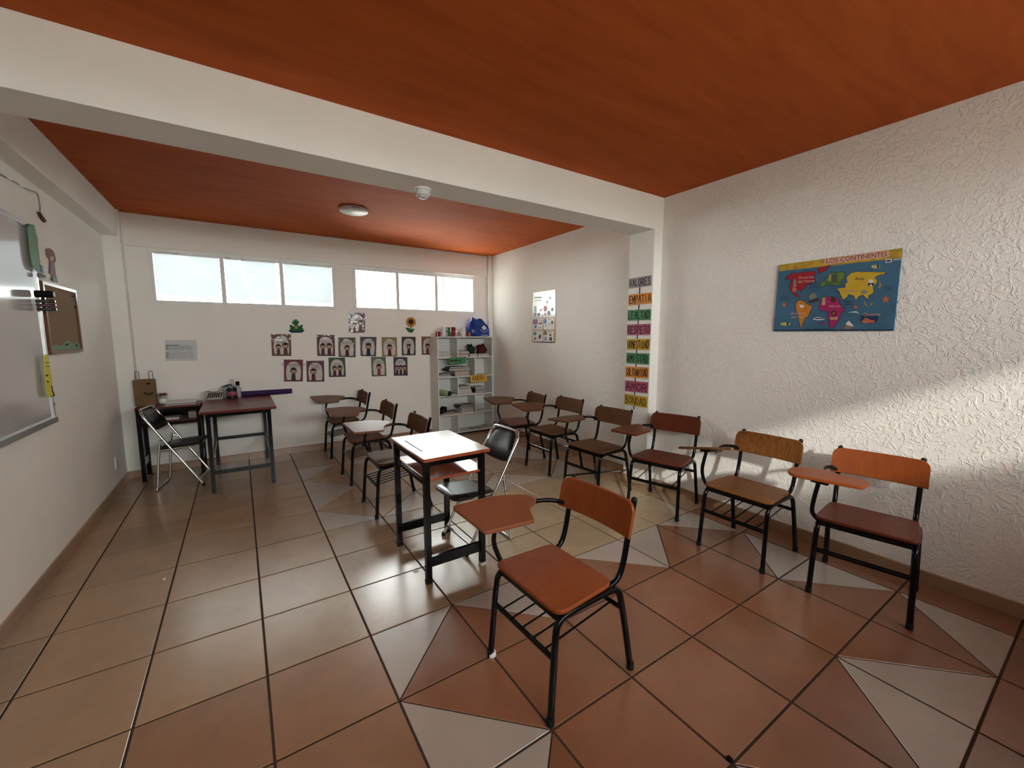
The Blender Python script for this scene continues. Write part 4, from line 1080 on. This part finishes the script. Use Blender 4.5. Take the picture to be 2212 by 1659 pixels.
cont([(860, 660), (870, 590), (930, 560), (980, 480), (1030, 445), (1100, 455), (1130, 440), (1200, 440), (1195, 530), (1150, 560), (1150, 610), (1080, 630), (1000, 610), (930, 620)], plain('map_green', (.10, .20, .03), .5))
cont([(1090, 675), (1170, 660), (1210, 660), (1215, 600), (1240, 590), (1230, 510), (1300, 450), (1370, 435), (1430, 440), (1560, 440), (1780, 445), (1760, 470), (1690, 480), (1620, 520), (1650, 545), (1660, 580), (1620, 630), (1600, 650), (1610, 720), (1580, 750), (1530, 770), (1545, 820), (1500, 800), (1460, 760), (1400, 780), (1360, 835), (1330, 770), (1250, 750), (1240, 790), (1180, 830), (1140, 750), (1120, 700)], plain('map_gold', (.52, .35, .03), .5))
cont([(1430, 1070), (1480, 1040), (1550, 1030), (1640, 1040), (1670, 1080), (1650, 1130), (1590, 1160), (1560, 1160), (1500, 1150), (1430, 1150)], plain('map_navy', (.02, .035, .11), .5))
for pts in ([(1560, 880), (1600, 865), (1590, 900), (1560, 915)], [(1470, 840), (1500, 880), (1530, 930), (1500, 915), (1475, 880)], [(1690, 560), (1720, 620), (1700, 660), (1660, 665), (1690, 630)]):
    mprint('island', [pts], plain('map_island', (.30, .22, .06), .5), .0009)
mprint('sea_bottom_edge', [[(202, 1255), (1889, 1247), (1888, 1262), (200, 1270)]], plain('map_dark_edge', (.01, .02, .05), .5), .0007)
def mtext(s_, x0, y0, x1, y1, hgt_, mat, w=.0016, name='lettering', bg=None):
    """baseline from (x0,y0) to (x1,y1)"""
    def fn(u, v, w_): return mpp([(x0 + (x1 - x0) * u, y0 + (y1 - y0) * u - hgt_ * v)], w_)[0]
    mb = MB()
    if bg: mb.face([fn(-.03, -.2, w - .0004), fn(1.03, -.2, w - .0004), fn(1.03, 1.2, w - .0004), fn(-.03, 1.2, w - .0004)], 1)
    put_text(mb, s_, fn, 0, 1, 0, 1, w, 0)
    local(mb, mp).obj(name, [mat, bg] if bg else mat, mp)
DKR = plain('map_title_red', (.14, .006, .012), .5); PEACH = plain('map_peach', (.60, .38, .28), .5); INKM = plain('map_ink', (.02, .03, .06), .6)
mtext('LOS CONTINENTES', 945, 318, 1800, 215, 62, DKR, name='title_lettering', bg=PEACH)
mtext('America', 555, 540, 770, 525, 40, PEACH); mtext('del Norte', 545, 595, 780, 580, 40, PEACH)
mtext('Europa', 930, 615, 1140, 605, 42, INKM); mtext('Asia', 1345, 555, 1475, 550, 42, INKM)
mtext('Africa', 980, 940, 1145, 935, 36, PEACH); mtext('America', 445, 1040, 655, 1035, 38, PEACH); mtext('del Sur', 450, 1090, 630, 1085, 38, PEACH)
mtext('Oceania', 1465, 1058, 1705, 1052, 42, PEACH)
for s1, s2, x, y in (('OCEANO', 'PACIFICO', 300, 800), ('OCEANO', 'ATLANTICO', 705, 620), ('OCEANO', 'INDICO', 1205, 870), ('OCEANO', 'PACIFICO', 1760, 660)):
    mtext(s1, x, y, x + 105, y - 4, 24, INKM); mtext(s2, x, y + 38, x + 120, y + 34, 24, INKM)
mtext('OCEANO GLACIAL ANTARTICO', 630, 1256, 975, 1252, 22, INKM)
def star(cx, cy0, r): return [(cx + (r if k % 2 == 0 else r * .5) * math.sin(math.pi * k / 5), cy0 - (r if k % 2 == 0 else r * .5) * math.cos(math.pi * k / 5)) for k in range(10)]
CORAL = plain('map_coral', (.45, .13, .06), .5); WH = plain('map_white', (.6, .62, .62), .5); DKB = plain('map_brown', (.06, .03, .02), .5); YEL = plain('map_fish_yellow', (.50, .42, .14), .5); TANM = plain('map_tan', (.40, .28, .14), .5)
for cx, cy0, r in ((350, 900, 45), (1780, 825, 60), (1355, 930, 35), (505, 370, 32)): mprint('starfish_print', [star(cx, cy0, r)], CORAL, .0012)
mprint('ship_hull', [[(680, 850), (850, 800), (830, 850), (760, 875), (700, 870)]], DKB, .0012); mprint('ship_sails', [[(700, 770), (760, 730), (800, 750), (810, 795), (700, 830)]], plain('map_sail', (.20, .18, .15), .5), .0013)
mprint('whale_print', [ell(840, 1095, 85, 22, 16)], WH, .0012); mprint('whale_back', [[(730, 1075), (800, 1085), (900, 1080), (925, 1095), (800, 1100)]], INKM, .0014)
mprint('dolphin_print', [[(1240, 1010), (1320, 995), (1370, 990), (1415, 1035), (1370, 1012), (1320, 1010)]], WH, .0012)
for cx, cy0, sx in ((370, 1170, 75), (1640, 365, 65)): mprint('fish_print', [ell(cx, cy0, sx, 24, 14)], YEL, .0012); mprint('fish_stripe', [ell(cx + 30, cy0 - 4, 16, 24, 10)], INKM, .0014)
mprint('small_fish', [ell(890, 1160, 38, 14, 10)], plain('map_magenta', (.32, .02, .11), .5), .0012)
mprint('panda_print', [ell(1572, 570, 36, 28, 14)], WH, .0014); mprint('panda_body', [ell(1572, 615, 45, 28, 14)], INKM, .0013); mprint('panda_belly', [ell(1572, 628, 20, 14, 10)], WH, .0016)
mprint('llama_print', [[(565, 885), (585, 900), (630, 905), (630, 940), (575, 940)]], WH, .0014); mprint('lion_print', [ell(1050, 1020, 38, 40, 14)], DKB, .0014); mprint('lion_face', [ell(1050, 1020, 18, 20, 12)], CORAL, .0016)
mprint('africa_band', [[(990, 1075), (1110, 1070), (1100, 1110), (1000, 1115)]], TANM, .0014); mprint('temple_print', [[(890, 800), (930, 790), (930, 900), (880, 910)]], TANM, .0014); mprint('gorilla_print', [ell(1040, 830, 36, 40, 12)], DKB, .0014)
mprint('statue_print', [[(490, 520), (525, 570), (520, 650), (475, 650)]], plain('map_statue', (.16, .20, .17), .5), .0014); mprint('pyramid_print', [ell(495, 690, 30, 35, 12)], CORAL, .0014)
mprint('tower_print', [[(985, 480), (1010, 470), (1010, 560), (985, 560)]], TANM, .0014); mprint('castle_print', [[(1015, 470), (1100, 465), (1095, 570), (1015, 580)]], plain('map_castle', (.07, .08, .06), .5), .0014)
mprint('palace_print', [[(1200, 690), (1380, 705), (1380, 720), (1200, 725)]], TANM, .0014); mprint('tiger_print', [ell(1475, 720, 50, 32, 12)], plain('map_grey', (.25, .22, .16), .5), .0014)
mprint('reef_print', [[(1430, 1140), (1500, 1080), (1560, 1110), (1630, 1120), (1610, 1155), (1480, 1160)]], CORAL, .0014); mprint('iceberg_print', [[(1190, 1240), (1210, 1170), (1260, 1120), (1340, 1200), (1290, 1240)]], plain('map_ice', (.20, .17, .12), .5), .0012); mprint('iceberg_snow', [[(1215, 1165), (1260, 1125), (1310, 1175), (1330, 1205), (1250, 1190)]], WH, .0014)
mprint('publisher_box', [[(1775, 262), (1868, 252), (1868, 302), (1778, 312)]], WH, .0012); mprint('publisher_mark', [[(1790, 275), (1852, 268), (1852, 292), (1792, 298)]], INKM, .0014); mprint('publisher_strip', [[(1885, 258), (2000, 245), (1998, 268), (1885, 282)]], plain('map_pale', (.35, .38, .40), .5), .0012)

# ================================================================== THINGS ON THE LEFT WALL
wb = thing('whiteboard', 'large whiteboard with silver frame on the left wall', 'whiteboard', (XL, 1.2, .94))
y0, y1, z0, z1 = 0.02, 2.41, .94, 2.215
def lp(name, x0, x1, ya, yb, za, zb, m, root, O): return MB().box(x0 - O[0], x1 - O[0], ya - O[1], yb - O[1], za - O[2], zb - O[2]).obj(name, m, root)
O = (XL, 1.2, .94)
M_board = plain('whiteboard_enamel', (.52, .51, .50), .10, coat=.6, var=.02, nscale=3)
lp('writing_surface', XL + .002, XL + .014, y0 + .02, y1 - .02, z0 + .03, z1 - .025, M_board, wb, O)
lp('frame_rail', XL + .001, XL + .024, y0, y1, z1 - .028, z1, M_alu, wb, O); lp('frame_rail', XL + .001, XL + .030, y0, y1, z0, z0 + .035, M_alu, wb, O)
lp('frame_stile', XL + .001, XL + .022, y0, y0 + .022, z0 + .035, z1 - .028, M_alu, wb, O); lp('frame_stile', XL + .001, XL + .022, y1 - .022, y1, z0 + .035, z1 - .028, M_alu, wb, O)
for zz in (z0 + .12, z1 - .014): MB().lathe([(.002, .004), (.005, .003), (.006, 0)], (.0222, y1 - 1.2 - .012, zz - .94), 8, axis='x').obj('screw', M_ink, wb)
cb = thing('cork_board', 'small cork pinboard with brown wooden frame on the left wall', 'pinboard', (XL, 2.82, 1.385))
O = (XL, 2.82, 1.385); ya, yb, za, zb = 2.475, 3.16, 1.388, 1.875
def cork():
    m, nt, b = new_mat('cork'); v = geo_pos(nt)
    f = noise(nt, v, 120, 3); nt.links.new(ramp(nt, f, [(.3, (.15, .085, .035)), (.7, (.23, .14, .065))]), b.inputs['Base Color']); b.inputs['Roughness'].default_value = .9
    return m
lp('cork_sheet', XL + .004, XL + .012, ya + .02, yb - .02, za + .02, zb - .02, cork(), cb, O)
W_fr = wood('dark_frame_wood', (.10, .035, .018), (.16, .06, .03), grain=20)
for n_, p in (('frame_rail', (ya, yb, za, za + .022)), ('frame_rail', (ya, yb, zb - .022, zb)), ('frame_stile', (ya, ya + .022, za + .022, zb - .022)), ('frame_stile', (yb - .022, yb, za + .022, zb - .022))):
    lp(n_, XL + .002, XL + .022, *p, W_fr, cb, O)
mb = MB()
rn = random.Random(4); pts = [(ya + .024, za + .024)]
for k in range(13): pts.append((ya + .024 + (yb - ya - .048) * k / 12, za + .07 + rn.uniform(-.018, .022)))
pts.append((yb - .024, za + .024))
mb.rows([[(XL + .0122 - O[0], y - O[1], z_ - O[2]) for y, z_ in pts], [(XL + .0132 - O[0], y - O[1], z_ - O[2]) for y, z_ in pts]])
mb.obj('torn_green_paper', plain('torn_green', (.15, .26, .15), .7), cb)
for y, z_ in ((3.06, 1.82), (3.09, 1.74), (2.80, 1.45), (3.02, 1.44)): MB().lathe([(.002, .012), (.006, .010), (.005, .004), (.003, 0)], (.0135, y - O[1], z_ - O[2]), 8, axis='x').obj('push_pin', M_ink, cb)
# cut-out figures
def wall_cut(name, pts, mat, f, X, label, d=.003, bow=0.0, extra=()):
    P = [on_x(*f(*p), X) for p in pts]
    c = sum(P, Vector()) / len(P); zlo = min(p.z for p in P)
    root = thing(name, label, 'cutout', (X, c.y, zlo)); 
    mb = MB(); mb.rows([P, [p + Vector((d, 0, 0)) for p in P]]); local(mb, root).obj('cutout_sheet', mat, root)
    for nm, pp, mt, w in extra:
        Q = [on_x(*f(*p), X) + Vector((w, 0, 0)) for p in pp]
        mb = MB(); mb.rows([Q, [q_ + Vector((.002, 0, 0)) for q_ in Q]]); local(mb, root).obj(nm, mt, root)
    return root
L1 = lambda x, y: (30 + x * .1446, 460 + y * .1446)
L2 = lambda x, y: (60 + x * .1326, 740 + y * .1326)
wall_cut('green_cutout', [(200, 190), (240, 168), (290, 175), (320, 300), (345, 380), (350, 500), (375, 690), (400, 880), (320, 860), (270, 780), (240, 600), (215, 400), (205, 280)], plain('sage_foam', (.09, .20, .10), .6), L1, XL + .032,
         'tall green cut-out figure hanging at the whiteboard edge', .004,
         extra=[('shoe', [(345, 890), (400, 900), (460, 935), (460, 965), (350, 965)], M_rubber, .004), ('blue_trousers', [(370, 770), (410, 790), (430, 900), (390, 890)], plain('slate_print', (.06, .10, .13), .6), .0044)])
wall_cut('girl_cutout', rpoly([(470, 540), (510, 522), (560, 545), (600, 600), (620, 700), (620, 735), (600, 730), (605, 800), (620, 920), (645, 1000), (645, 1040), (575, 1025), (545, 1000), (560, 930), (520, 900), (525, 700), (480, 640)], 12, 2), plain('brown_hair_print', (.13, .065, .035), .7), L1, XL + .0015,
         'small cut-out girl with brown hair and purple dress above the pinboard', .003,
         extra=[('face', ell(555, 680, 28, 38, 12), plain('print_face', (.45, .30, .22), .6), .003), ('dress', [(530, 715), (590, 730), (612, 915), (535, 915)], plain('plum_print', (.15, .035, .08), .6), .0032), ('shoes', [(560, 945), (625, 955), (643, 1035), (578, 1022)], plain('slate_print', (.06, .10, .13), .6), .0034)])
wall_cut('yellow_cutout', [(262, 195), (318, 195), (335, 320), (350, 420), (385, 560), (390, 620), (380, 700), (395, 780), (430, 870), (360, 880), (330, 900), (300, 780), (285, 650), (272, 480), (262, 330)], plain('yellow_paper', (.62, .58, .03), .6), L2, XL + .034,
         'yellow paper pencil-like cut-out below the pinboard', .002,
         extra=[('ink_band', [(278, 325), (338, 325), (339, 333), (279, 333)], M_ink, .0022), ('ink_band', [(282, 385), (346, 383), (347, 391), (283, 393)], M_ink, .0022), ('ink_eye', [(280, 530), (318, 522), (318, 550), (284, 545)], M_ink, .0022), ('ink_mouth', [(300, 640), (330, 655), (328, 632), (305, 625)], M_ink, .0022), ('ink_edge', [(382, 700), (397, 780), (432, 870), (362, 880), (362, 873), (415, 862), (388, 790), (374, 700)], M_ink, .0022)])
# markers held on the whiteboard edge
def marker(y, z_, r, L, body, cap, label):
    o = MB().lathe([(r * .6, 0), (r, .002), (r, L * .62), (r * .96, L * .63), (r * .96, L - .003), (r * .7, L)], (0, 0, 0), 14, axis='x').obj('marker_pen', [body], None, 40)
    o.location = (XL + .0225, y, z_)
    MB().lathe([(r * .3, 0), (r * .75, .0005), (r * .75, .003), (r * .3, .0035)], (L, 0, 0), 12, axis='x').obj('cap_end', cap, o, 40)
    return tag(o, label, 'marker', 'markers at the whiteboard edge')
p0 = on_x(70, 632, XL + .02)
marker(p0.y + .02, p0.z - .005, .022, .085, M_ink, M_cw, 'fat black marker with white end topmost at the whiteboard edge')
for k, (dz, c, lab) in enumerate(((-.050, 'black', 'upper slim black marker below the fat one'), (-.075, 'plum', 'slim plum marker between two dark ones at the whiteboard edge'), (-.100, 'dark', 'lowest slim dark marker at the whiteboard edge'))):
    marker(p0.y + .02 + .004 * k, p0.z + dz, .0105, .085, plain('marker_' + c, {'black': (.01, .01, .01), 'plum': (.05, .01, .03), 'dark': (.015, .012, .015)}[c], .3, coat=.4), M_alu, lab)
# loose cable, wall socket
W0 = lambda x, y: (x * .1085, 340 + y * .1085)
path = [on_x(*W0(*p), XL + .007) for p in ((-120, 250), (10, 330), (120, 395), (300, 490), (420, 560), (560, 640), (700, 690), (750, 740), (775, 850), (795, 960), (795, 1090))]
cbl = MB().tube(smooth_path(path, 5), .0035, 6).obj('wall_cable', plain('grey_cable', (.20, .18, .15), .5), None, 60); tag(cbl, 'thin loose grey cable with white clips along the left wall', 'cable')
for a_, b_ in (((135, 395), (220, 440)), ((390, 540), (470, 590))):
    MB().tube([on_x(*W0(*a_), XL + .009), on_x(*W0(*b_), XL + .009)], .006, 8).obj('cable_clip', plain('white_plastic', (.75, .74, .70), .4), cbl, 50)
pe = on_x(*W0(825, 1180), XL + .008)
MB().rows([[pe + Vector((-.005, -.055, .02)), pe + Vector((-.005, .05, -.015)), pe + Vector((-.005, .04, -.03)), pe + Vector((-.005, -.03, -.01))], [pe + Vector((.012, -.05, .018)), pe + Vector((.012, .045, -.016)), pe + Vector((.012, .03, -.028)), pe + Vector((.012, -.03, -.008))]]).obj('taped_end', plain('brown_tape', (.06, .02, .015), .6), cbl)
ps = on_x(250, 1000, XL)
sk = tag(MB().slab(rpoly([(-.036, -.058), (.036, -.058), (.036, .058), (-.036, .058)], .008, 3), lambda u, v, w: (XL + w - XL, u, v), .008, .002).obj('wall_socket', plain('white_plastic', (.75, .74, .70), .4), None, 40), 'white wall socket plate low on the left wall', 'socket')
sk.location = (XL + .0003, ps.y, ps.z)
MB().box(.0081, .0095, -.012, .012, -.028, .028).obj('socket_insert', plain('grey_plastic', (.45, .44, .42), .4), sk)

# ================================================================== CEILING FITTINGS
M_lamp = plain('opal_plastic', (.74, .76, .74), .35); M_plastic = plain('white_plastic', (.75, .74, .70), .4)
lm = thing('ceiling_lamp', 'round flat white ceiling lamp on the rear orange ceiling', 'lamp', (.144, 2.952, H))
MB().lathe([(.128, 0), (.138, -.004), (.138, -.026), (.130, -.031)], (0, 0, 0), 40).obj('lamp_rim', M_plastic, lm, 40)
MB().lathe([(.126, -.0312), (.122, -.034), (.02, -.036)], (0, 0, 0), 40).obj('diffuser', M_lamp, lm, 60)
for k in range(4): MB().box(-.048 + k * .022, -.034 + k * .022, -.1392, -.1360, -.020, -.014).obj('vent_slot', M_ink, lm)
pd = on_z(913, 408, 2.49)
sm = thing('smoke_detector', 'round white smoke detector under the ceiling beam', 'smoke detector', (pd.x, pd.y, 2.49))
MB().lathe([(.055, 0), (.056, -.010), (.052, -.012)], (0, 0, 0), 28).obj('base_plate', M_plastic, sm, 40)
MB().lathe([(.048, -.012), (.050, -.030), (.046, -.044), (.036, -.050)], (0, 0, 0), 28).obj('housing', plain('grey_white_plastic', (.55, .55, .55), .4), sm, 40)
MB().lathe([(.034, -.0502), (.028, -.060), (.010, -.063)], (0, 0, 0), 24).obj('sensor_dome', plain('grey_plastic', (.45, .44, .42), .4), sm, 40)

# ================================================================== THINGS ON THE CORNER TABLES
TZ2, TZ1 = .7805, .8025
pb = thing('paper_bag', 'brown kraft paper bag with twisted handles on the low corner table', 'bag', (-1.775, 4.22, TZ2))
M_kraft = plain('kraft_paper', (.16, .095, .045), .85, var=.12, nscale=12)
w_, d_, hh = .085, .05, .275
mb = MB(); rows = []
for z_, k in ((0, 1), (.09, 1.0), (.18, 1.01), (hh, 1.0)): rows.append([(-w_ * k, -d_ * k, z_), (0, -d_ * k - (.004 if 0 < z_ < hh else 0), z_), (w_ * k, -d_ * k, z_), (w_ * k, d_ * k, z_), (0, d_ * k, z_ + (.004 if z_ == hh else 0)), (-w_ * k, d_ * k, z_)])
mb.grid(rows, 0, True); mb.face(rows[0], 0); mb.face([(x * .97, y * .9, hh - .01) for x, y, z_ in rows[0]], 1)  # black face below the rim paints in the bag's dark inside
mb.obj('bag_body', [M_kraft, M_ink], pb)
for x in (-.055, .055):
    MB().tube(smooth_path([(x - .014, .0, hh - .02), (x - .014, 0, hh + .07), (x - .006, 0, hh + .09), (x + .008, 0, hh + .09), (x + .016, 0, hh + .07), (x + .018, 0, hh - .02)], 4), .0028, 6).obj('handle', plain('kraft_cord', (.10, .06, .035), .9), pb, 60)
mb = MB()
for k in range(10):
    a0, a1 = rad(205 + 12 * k), rad(205 + 12 * (k + 1))
    mb.face([(.035 + r * math.cos(a), -d_ - .006, .165 + r * math.sin(a)) for r, a in ((.032, a0), (.050, a0), (.050, a1), (.032, a1))])
mb.obj('dark_print', plain('dark_brown_ink', (.025, .014, .008), .8), pb)
mb = MB(); mb.face([(.022, -d_ - .006, .225), (.055, -d_ - .006, .225), (.055, -d_ - .006, .245), (.022, -d_ - .006, .245)])
mb.obj('dark_print', plain('dark_brown_ink', (.025, .014, .008), .8), pb)
jr = thing('jar', 'small clear jar with brown ribbon on the low corner table', 'jar', (-1.634, 4.20, TZ2))
MB().lathe([(.030, 0), (.034, .004), (.034, .075), (.026, .088), (.026, .10)], (0, 0, 0), 18).obj('jar_body', plain('milky_glass', (.30, .28, .25), .12, coat=.6), jr, 40)
MB().lathe([(.0345, .018), (.0352, .02), (.0352, .062), (.0345, .064)], (0, 0, 0), 18).obj('paper_label', M_paper, jr, 40)
MB().lathe([(.029, .098), (.029, .118), (.024, .122)], (0, 0, 0), 16).obj('lid', plain('brown_lid', (.12, .05, .035), .6), jr, 40)
for s in (-1, 1): MB().tube(smooth_path([(0, -.03, .105), (s * .03, -.035, .125), (s * .045, -.035, .105), (s * .01, -.032, .098)], 4), .004, 6).obj('ribbon_loop', plain('brown_lid', (.12, .05, .035), .6), jr, 60)
fb = thing('ring_binder', 'white ring binder lying on the low corner table', 'binder', (-1.475, 4.165, TZ2))
MB().box(-.135, .135, -.13, .13, 0, .004).obj('lower_cover', M_paper, fb); MB().box(-.128, .128, -.122, .126, .004, .024).obj('pages', plain('grey_pages', (.24, .24, .24), .8), fb); MB().box(-.138, .135, -.135, .13, .024, .029).obj('upper_cover', M_paper, fb)
bx = thing('tissue_box', 'patterned black and white tissue box on the red table', 'box', (-1.185, 4.20, TZ1), rad(4))
mb = MB().box(-.075, .075, -.05, .05, 0, .088); mb.obj('box_body', plain('box_cream', (.42, .38, .34), .6), bx)
mb = MB(); rn = random.Random(5)
for k in range(7):
    x = -.07 + k * .02; mb.face([(x, -.0508, .01 + rn.uniform(0, .02)), (x + .012, -.0508, .012), (x + .03, -.0508, .07), (x + .016, -.0508, .078)])
mb.face([(-.05, -.0508, .078), (.05, -.0508, .078), (.05, -.0508, .084), (-.05, -.0508, .084)])
mb.obj('dark_pattern', plain('box_dark', (.035, .02, .02), .7), bx)
MB().rows([[(-.03, -.012, .088), (.03, -.012, .088), (.03, .012, .088), (-.03, .012, .088)], [(-.045, -.01, .105), (.04, -.015, .108), (.05, .02, .104), (-.035, .02, .108)]]).obj('tissue', M_paper, bx)
cn = thing('plastic_tub', 'milky plastic tub with dark teal lid tilted open on the red table', 'tub', (-1.056, 4.25, TZ1))
MB().lathe([(.040, 0), (.044, .004), (.050, .12), (.047, .122), (.042, .02)], (0, 0, 0), 20).obj('tub_body', plain('milky_plastic', (.42, .44, .40), .3), cn, 40)
MB().tube(smooth_path([(-.048, -.01, .118), (-.012, -.01, .138), (.025, -.01, .146), (.050, -.01, .138)], 4), .012, 8, r2=.004).obj('open_lid', plain('teal_lid', (.03, .06, .07), .4), cn, 60)
mg = thing('pencil_cup', 'black pencil cup with a plain pink band on the red table', 'cup', (-1.015, 4.14, TZ1))
MB().lathe([(.048, 0), (.052, .003), (.052, .112), (.049, .112), (.047, .012)], (0, 0, 0), 24).obj('cup_body', plain('black_ceramic', (.008, .008, .009), .3), mg, 40)
MB().lathe([(.0524, .035), (.0530, .037), (.0530, .082), (.0524, .084)], (0, 0, 0), 24).obj('pink_band', plain('pink_glaze', (.30, .06, .10), .4), mg, 40)
for x, y, dx, hh_, c in ((-.02, .01, -.012, .150, 'black'), (.012, -.01, .01, .146, 'black'), (.02, .02, .016, .135, 'brown')):
    MB().tube([(x, y, .014), (x + dx, y, hh_)], .006, 8).obj('pen', plain('cover_' + c, COL[c], .4, coat=.15), mg, 40)
sb = thing('spray_bottle', 'clear spray bottle with black collar and white nozzle on the red table', 'bottle', (-.955, 4.205, TZ1))
MB().lathe([(.028, 0), (.030, .004), (.030, .10), (.018, .135), (.016, .142)], (0, 0, 0), 18).obj('bottle_body', plain('frosted_plastic', (.34, .36, .36), .15, coat=.5), sb, 40)
MB().lathe([(.019, .140), (.019, .185), (.016, .188)], (0, 0, 0), 16).obj('collar', M_ink, sb, 40)
MB().box(-.034, .022, -.012, .012, .187, .222).obj('nozzle_head', M_plastic, sb); MB().tube([(-.028, 0, .19), (-.040, 0, .165)], .004, 6).obj('trigger', M_plastic, sb)
rl = MB().lathe([(.010, -.27), (.030, -.27), (.030, .27), (.010, .27)], (0, 0, 0), 22, axis='x').obj('rolled_mat', plain('purple_foam', (.035, .012, .075), .7), None, 40)
rl.location = (-.665, 4.235, TZ1 + .0305); rl.rotation_euler = (0, 0, rad(-2)); tag(rl, 'rolled purple foam sheet lying across the far end of the red table', 'foam roll')
# under-shelf of the low table
for x0, x1, z_, hh_, m, lab in ((-1.70, -1.50, .6268, .02, M_paper, 'stack of white sheets on the under-shelf of the low table'), (-1.42, -1.35, .6268, .07, plain('box_cream', (.42, .38, .34), .6), 'small upright cream carton on the under-shelf of the low table')):
    o = MB().slab(rpoly([(-(x1 - x0) / 2, -.08), ((x1 - x0) / 2, -.08), ((x1 - x0) / 2, .08), (-(x1 - x0) / 2, .08)], .004, 2), lambda u, v, w: (u, v, w), hh_, .002).obj('paper_stack' if hh_ < .03 else 'carton', m)
    o.location = ((x0 + x1) / 2, 4.15, z_); tag(o, lab, 'paper' if hh_ < .03 else 'box')
# ---- scraps on the floor
def scrap(px, py, s, mat, label, seed):
    rn = random.Random(seed); c = on_z(px, py, 0)
    pts = [(s * (1 + rn.uniform(-.4, .3)) * math.cos(a) , s * .6 * (1 + rn.uniform(-.4, .3)) * math.sin(a)) for a in [k * math.pi / 3 for k in range(6)]]
    mb = MB(); mb.rows([[(x, y, 0) for x, y in pts], [(x * .8, y * .8, .004 + rn.uniform(0, .003)) for x, y in pts]])
    o = mb.obj('scrap', mat); o.location = (c.x, c.y, .0003); o.rotation_euler = (0, 0, rn.uniform(0, 3)); tag(o, label, 'scrap', 'bits of litter on the floor tiles')
scrap(897, 1234, .022, M_paper, 'white torn bit of paper beside the student desk leg', 1)
scrap(355, 1251, .012, M_paper, 'tiny white paper crumb on the open tan tiles', 2)
scrap(1578, 1642, .020, M_ink, 'dark chip of dirt on a tile joint of the inlaid pattern', 3)
scrap(88, 1277, .010, M_paper, 'tiny white crumb near the left wall baseboard', 4)
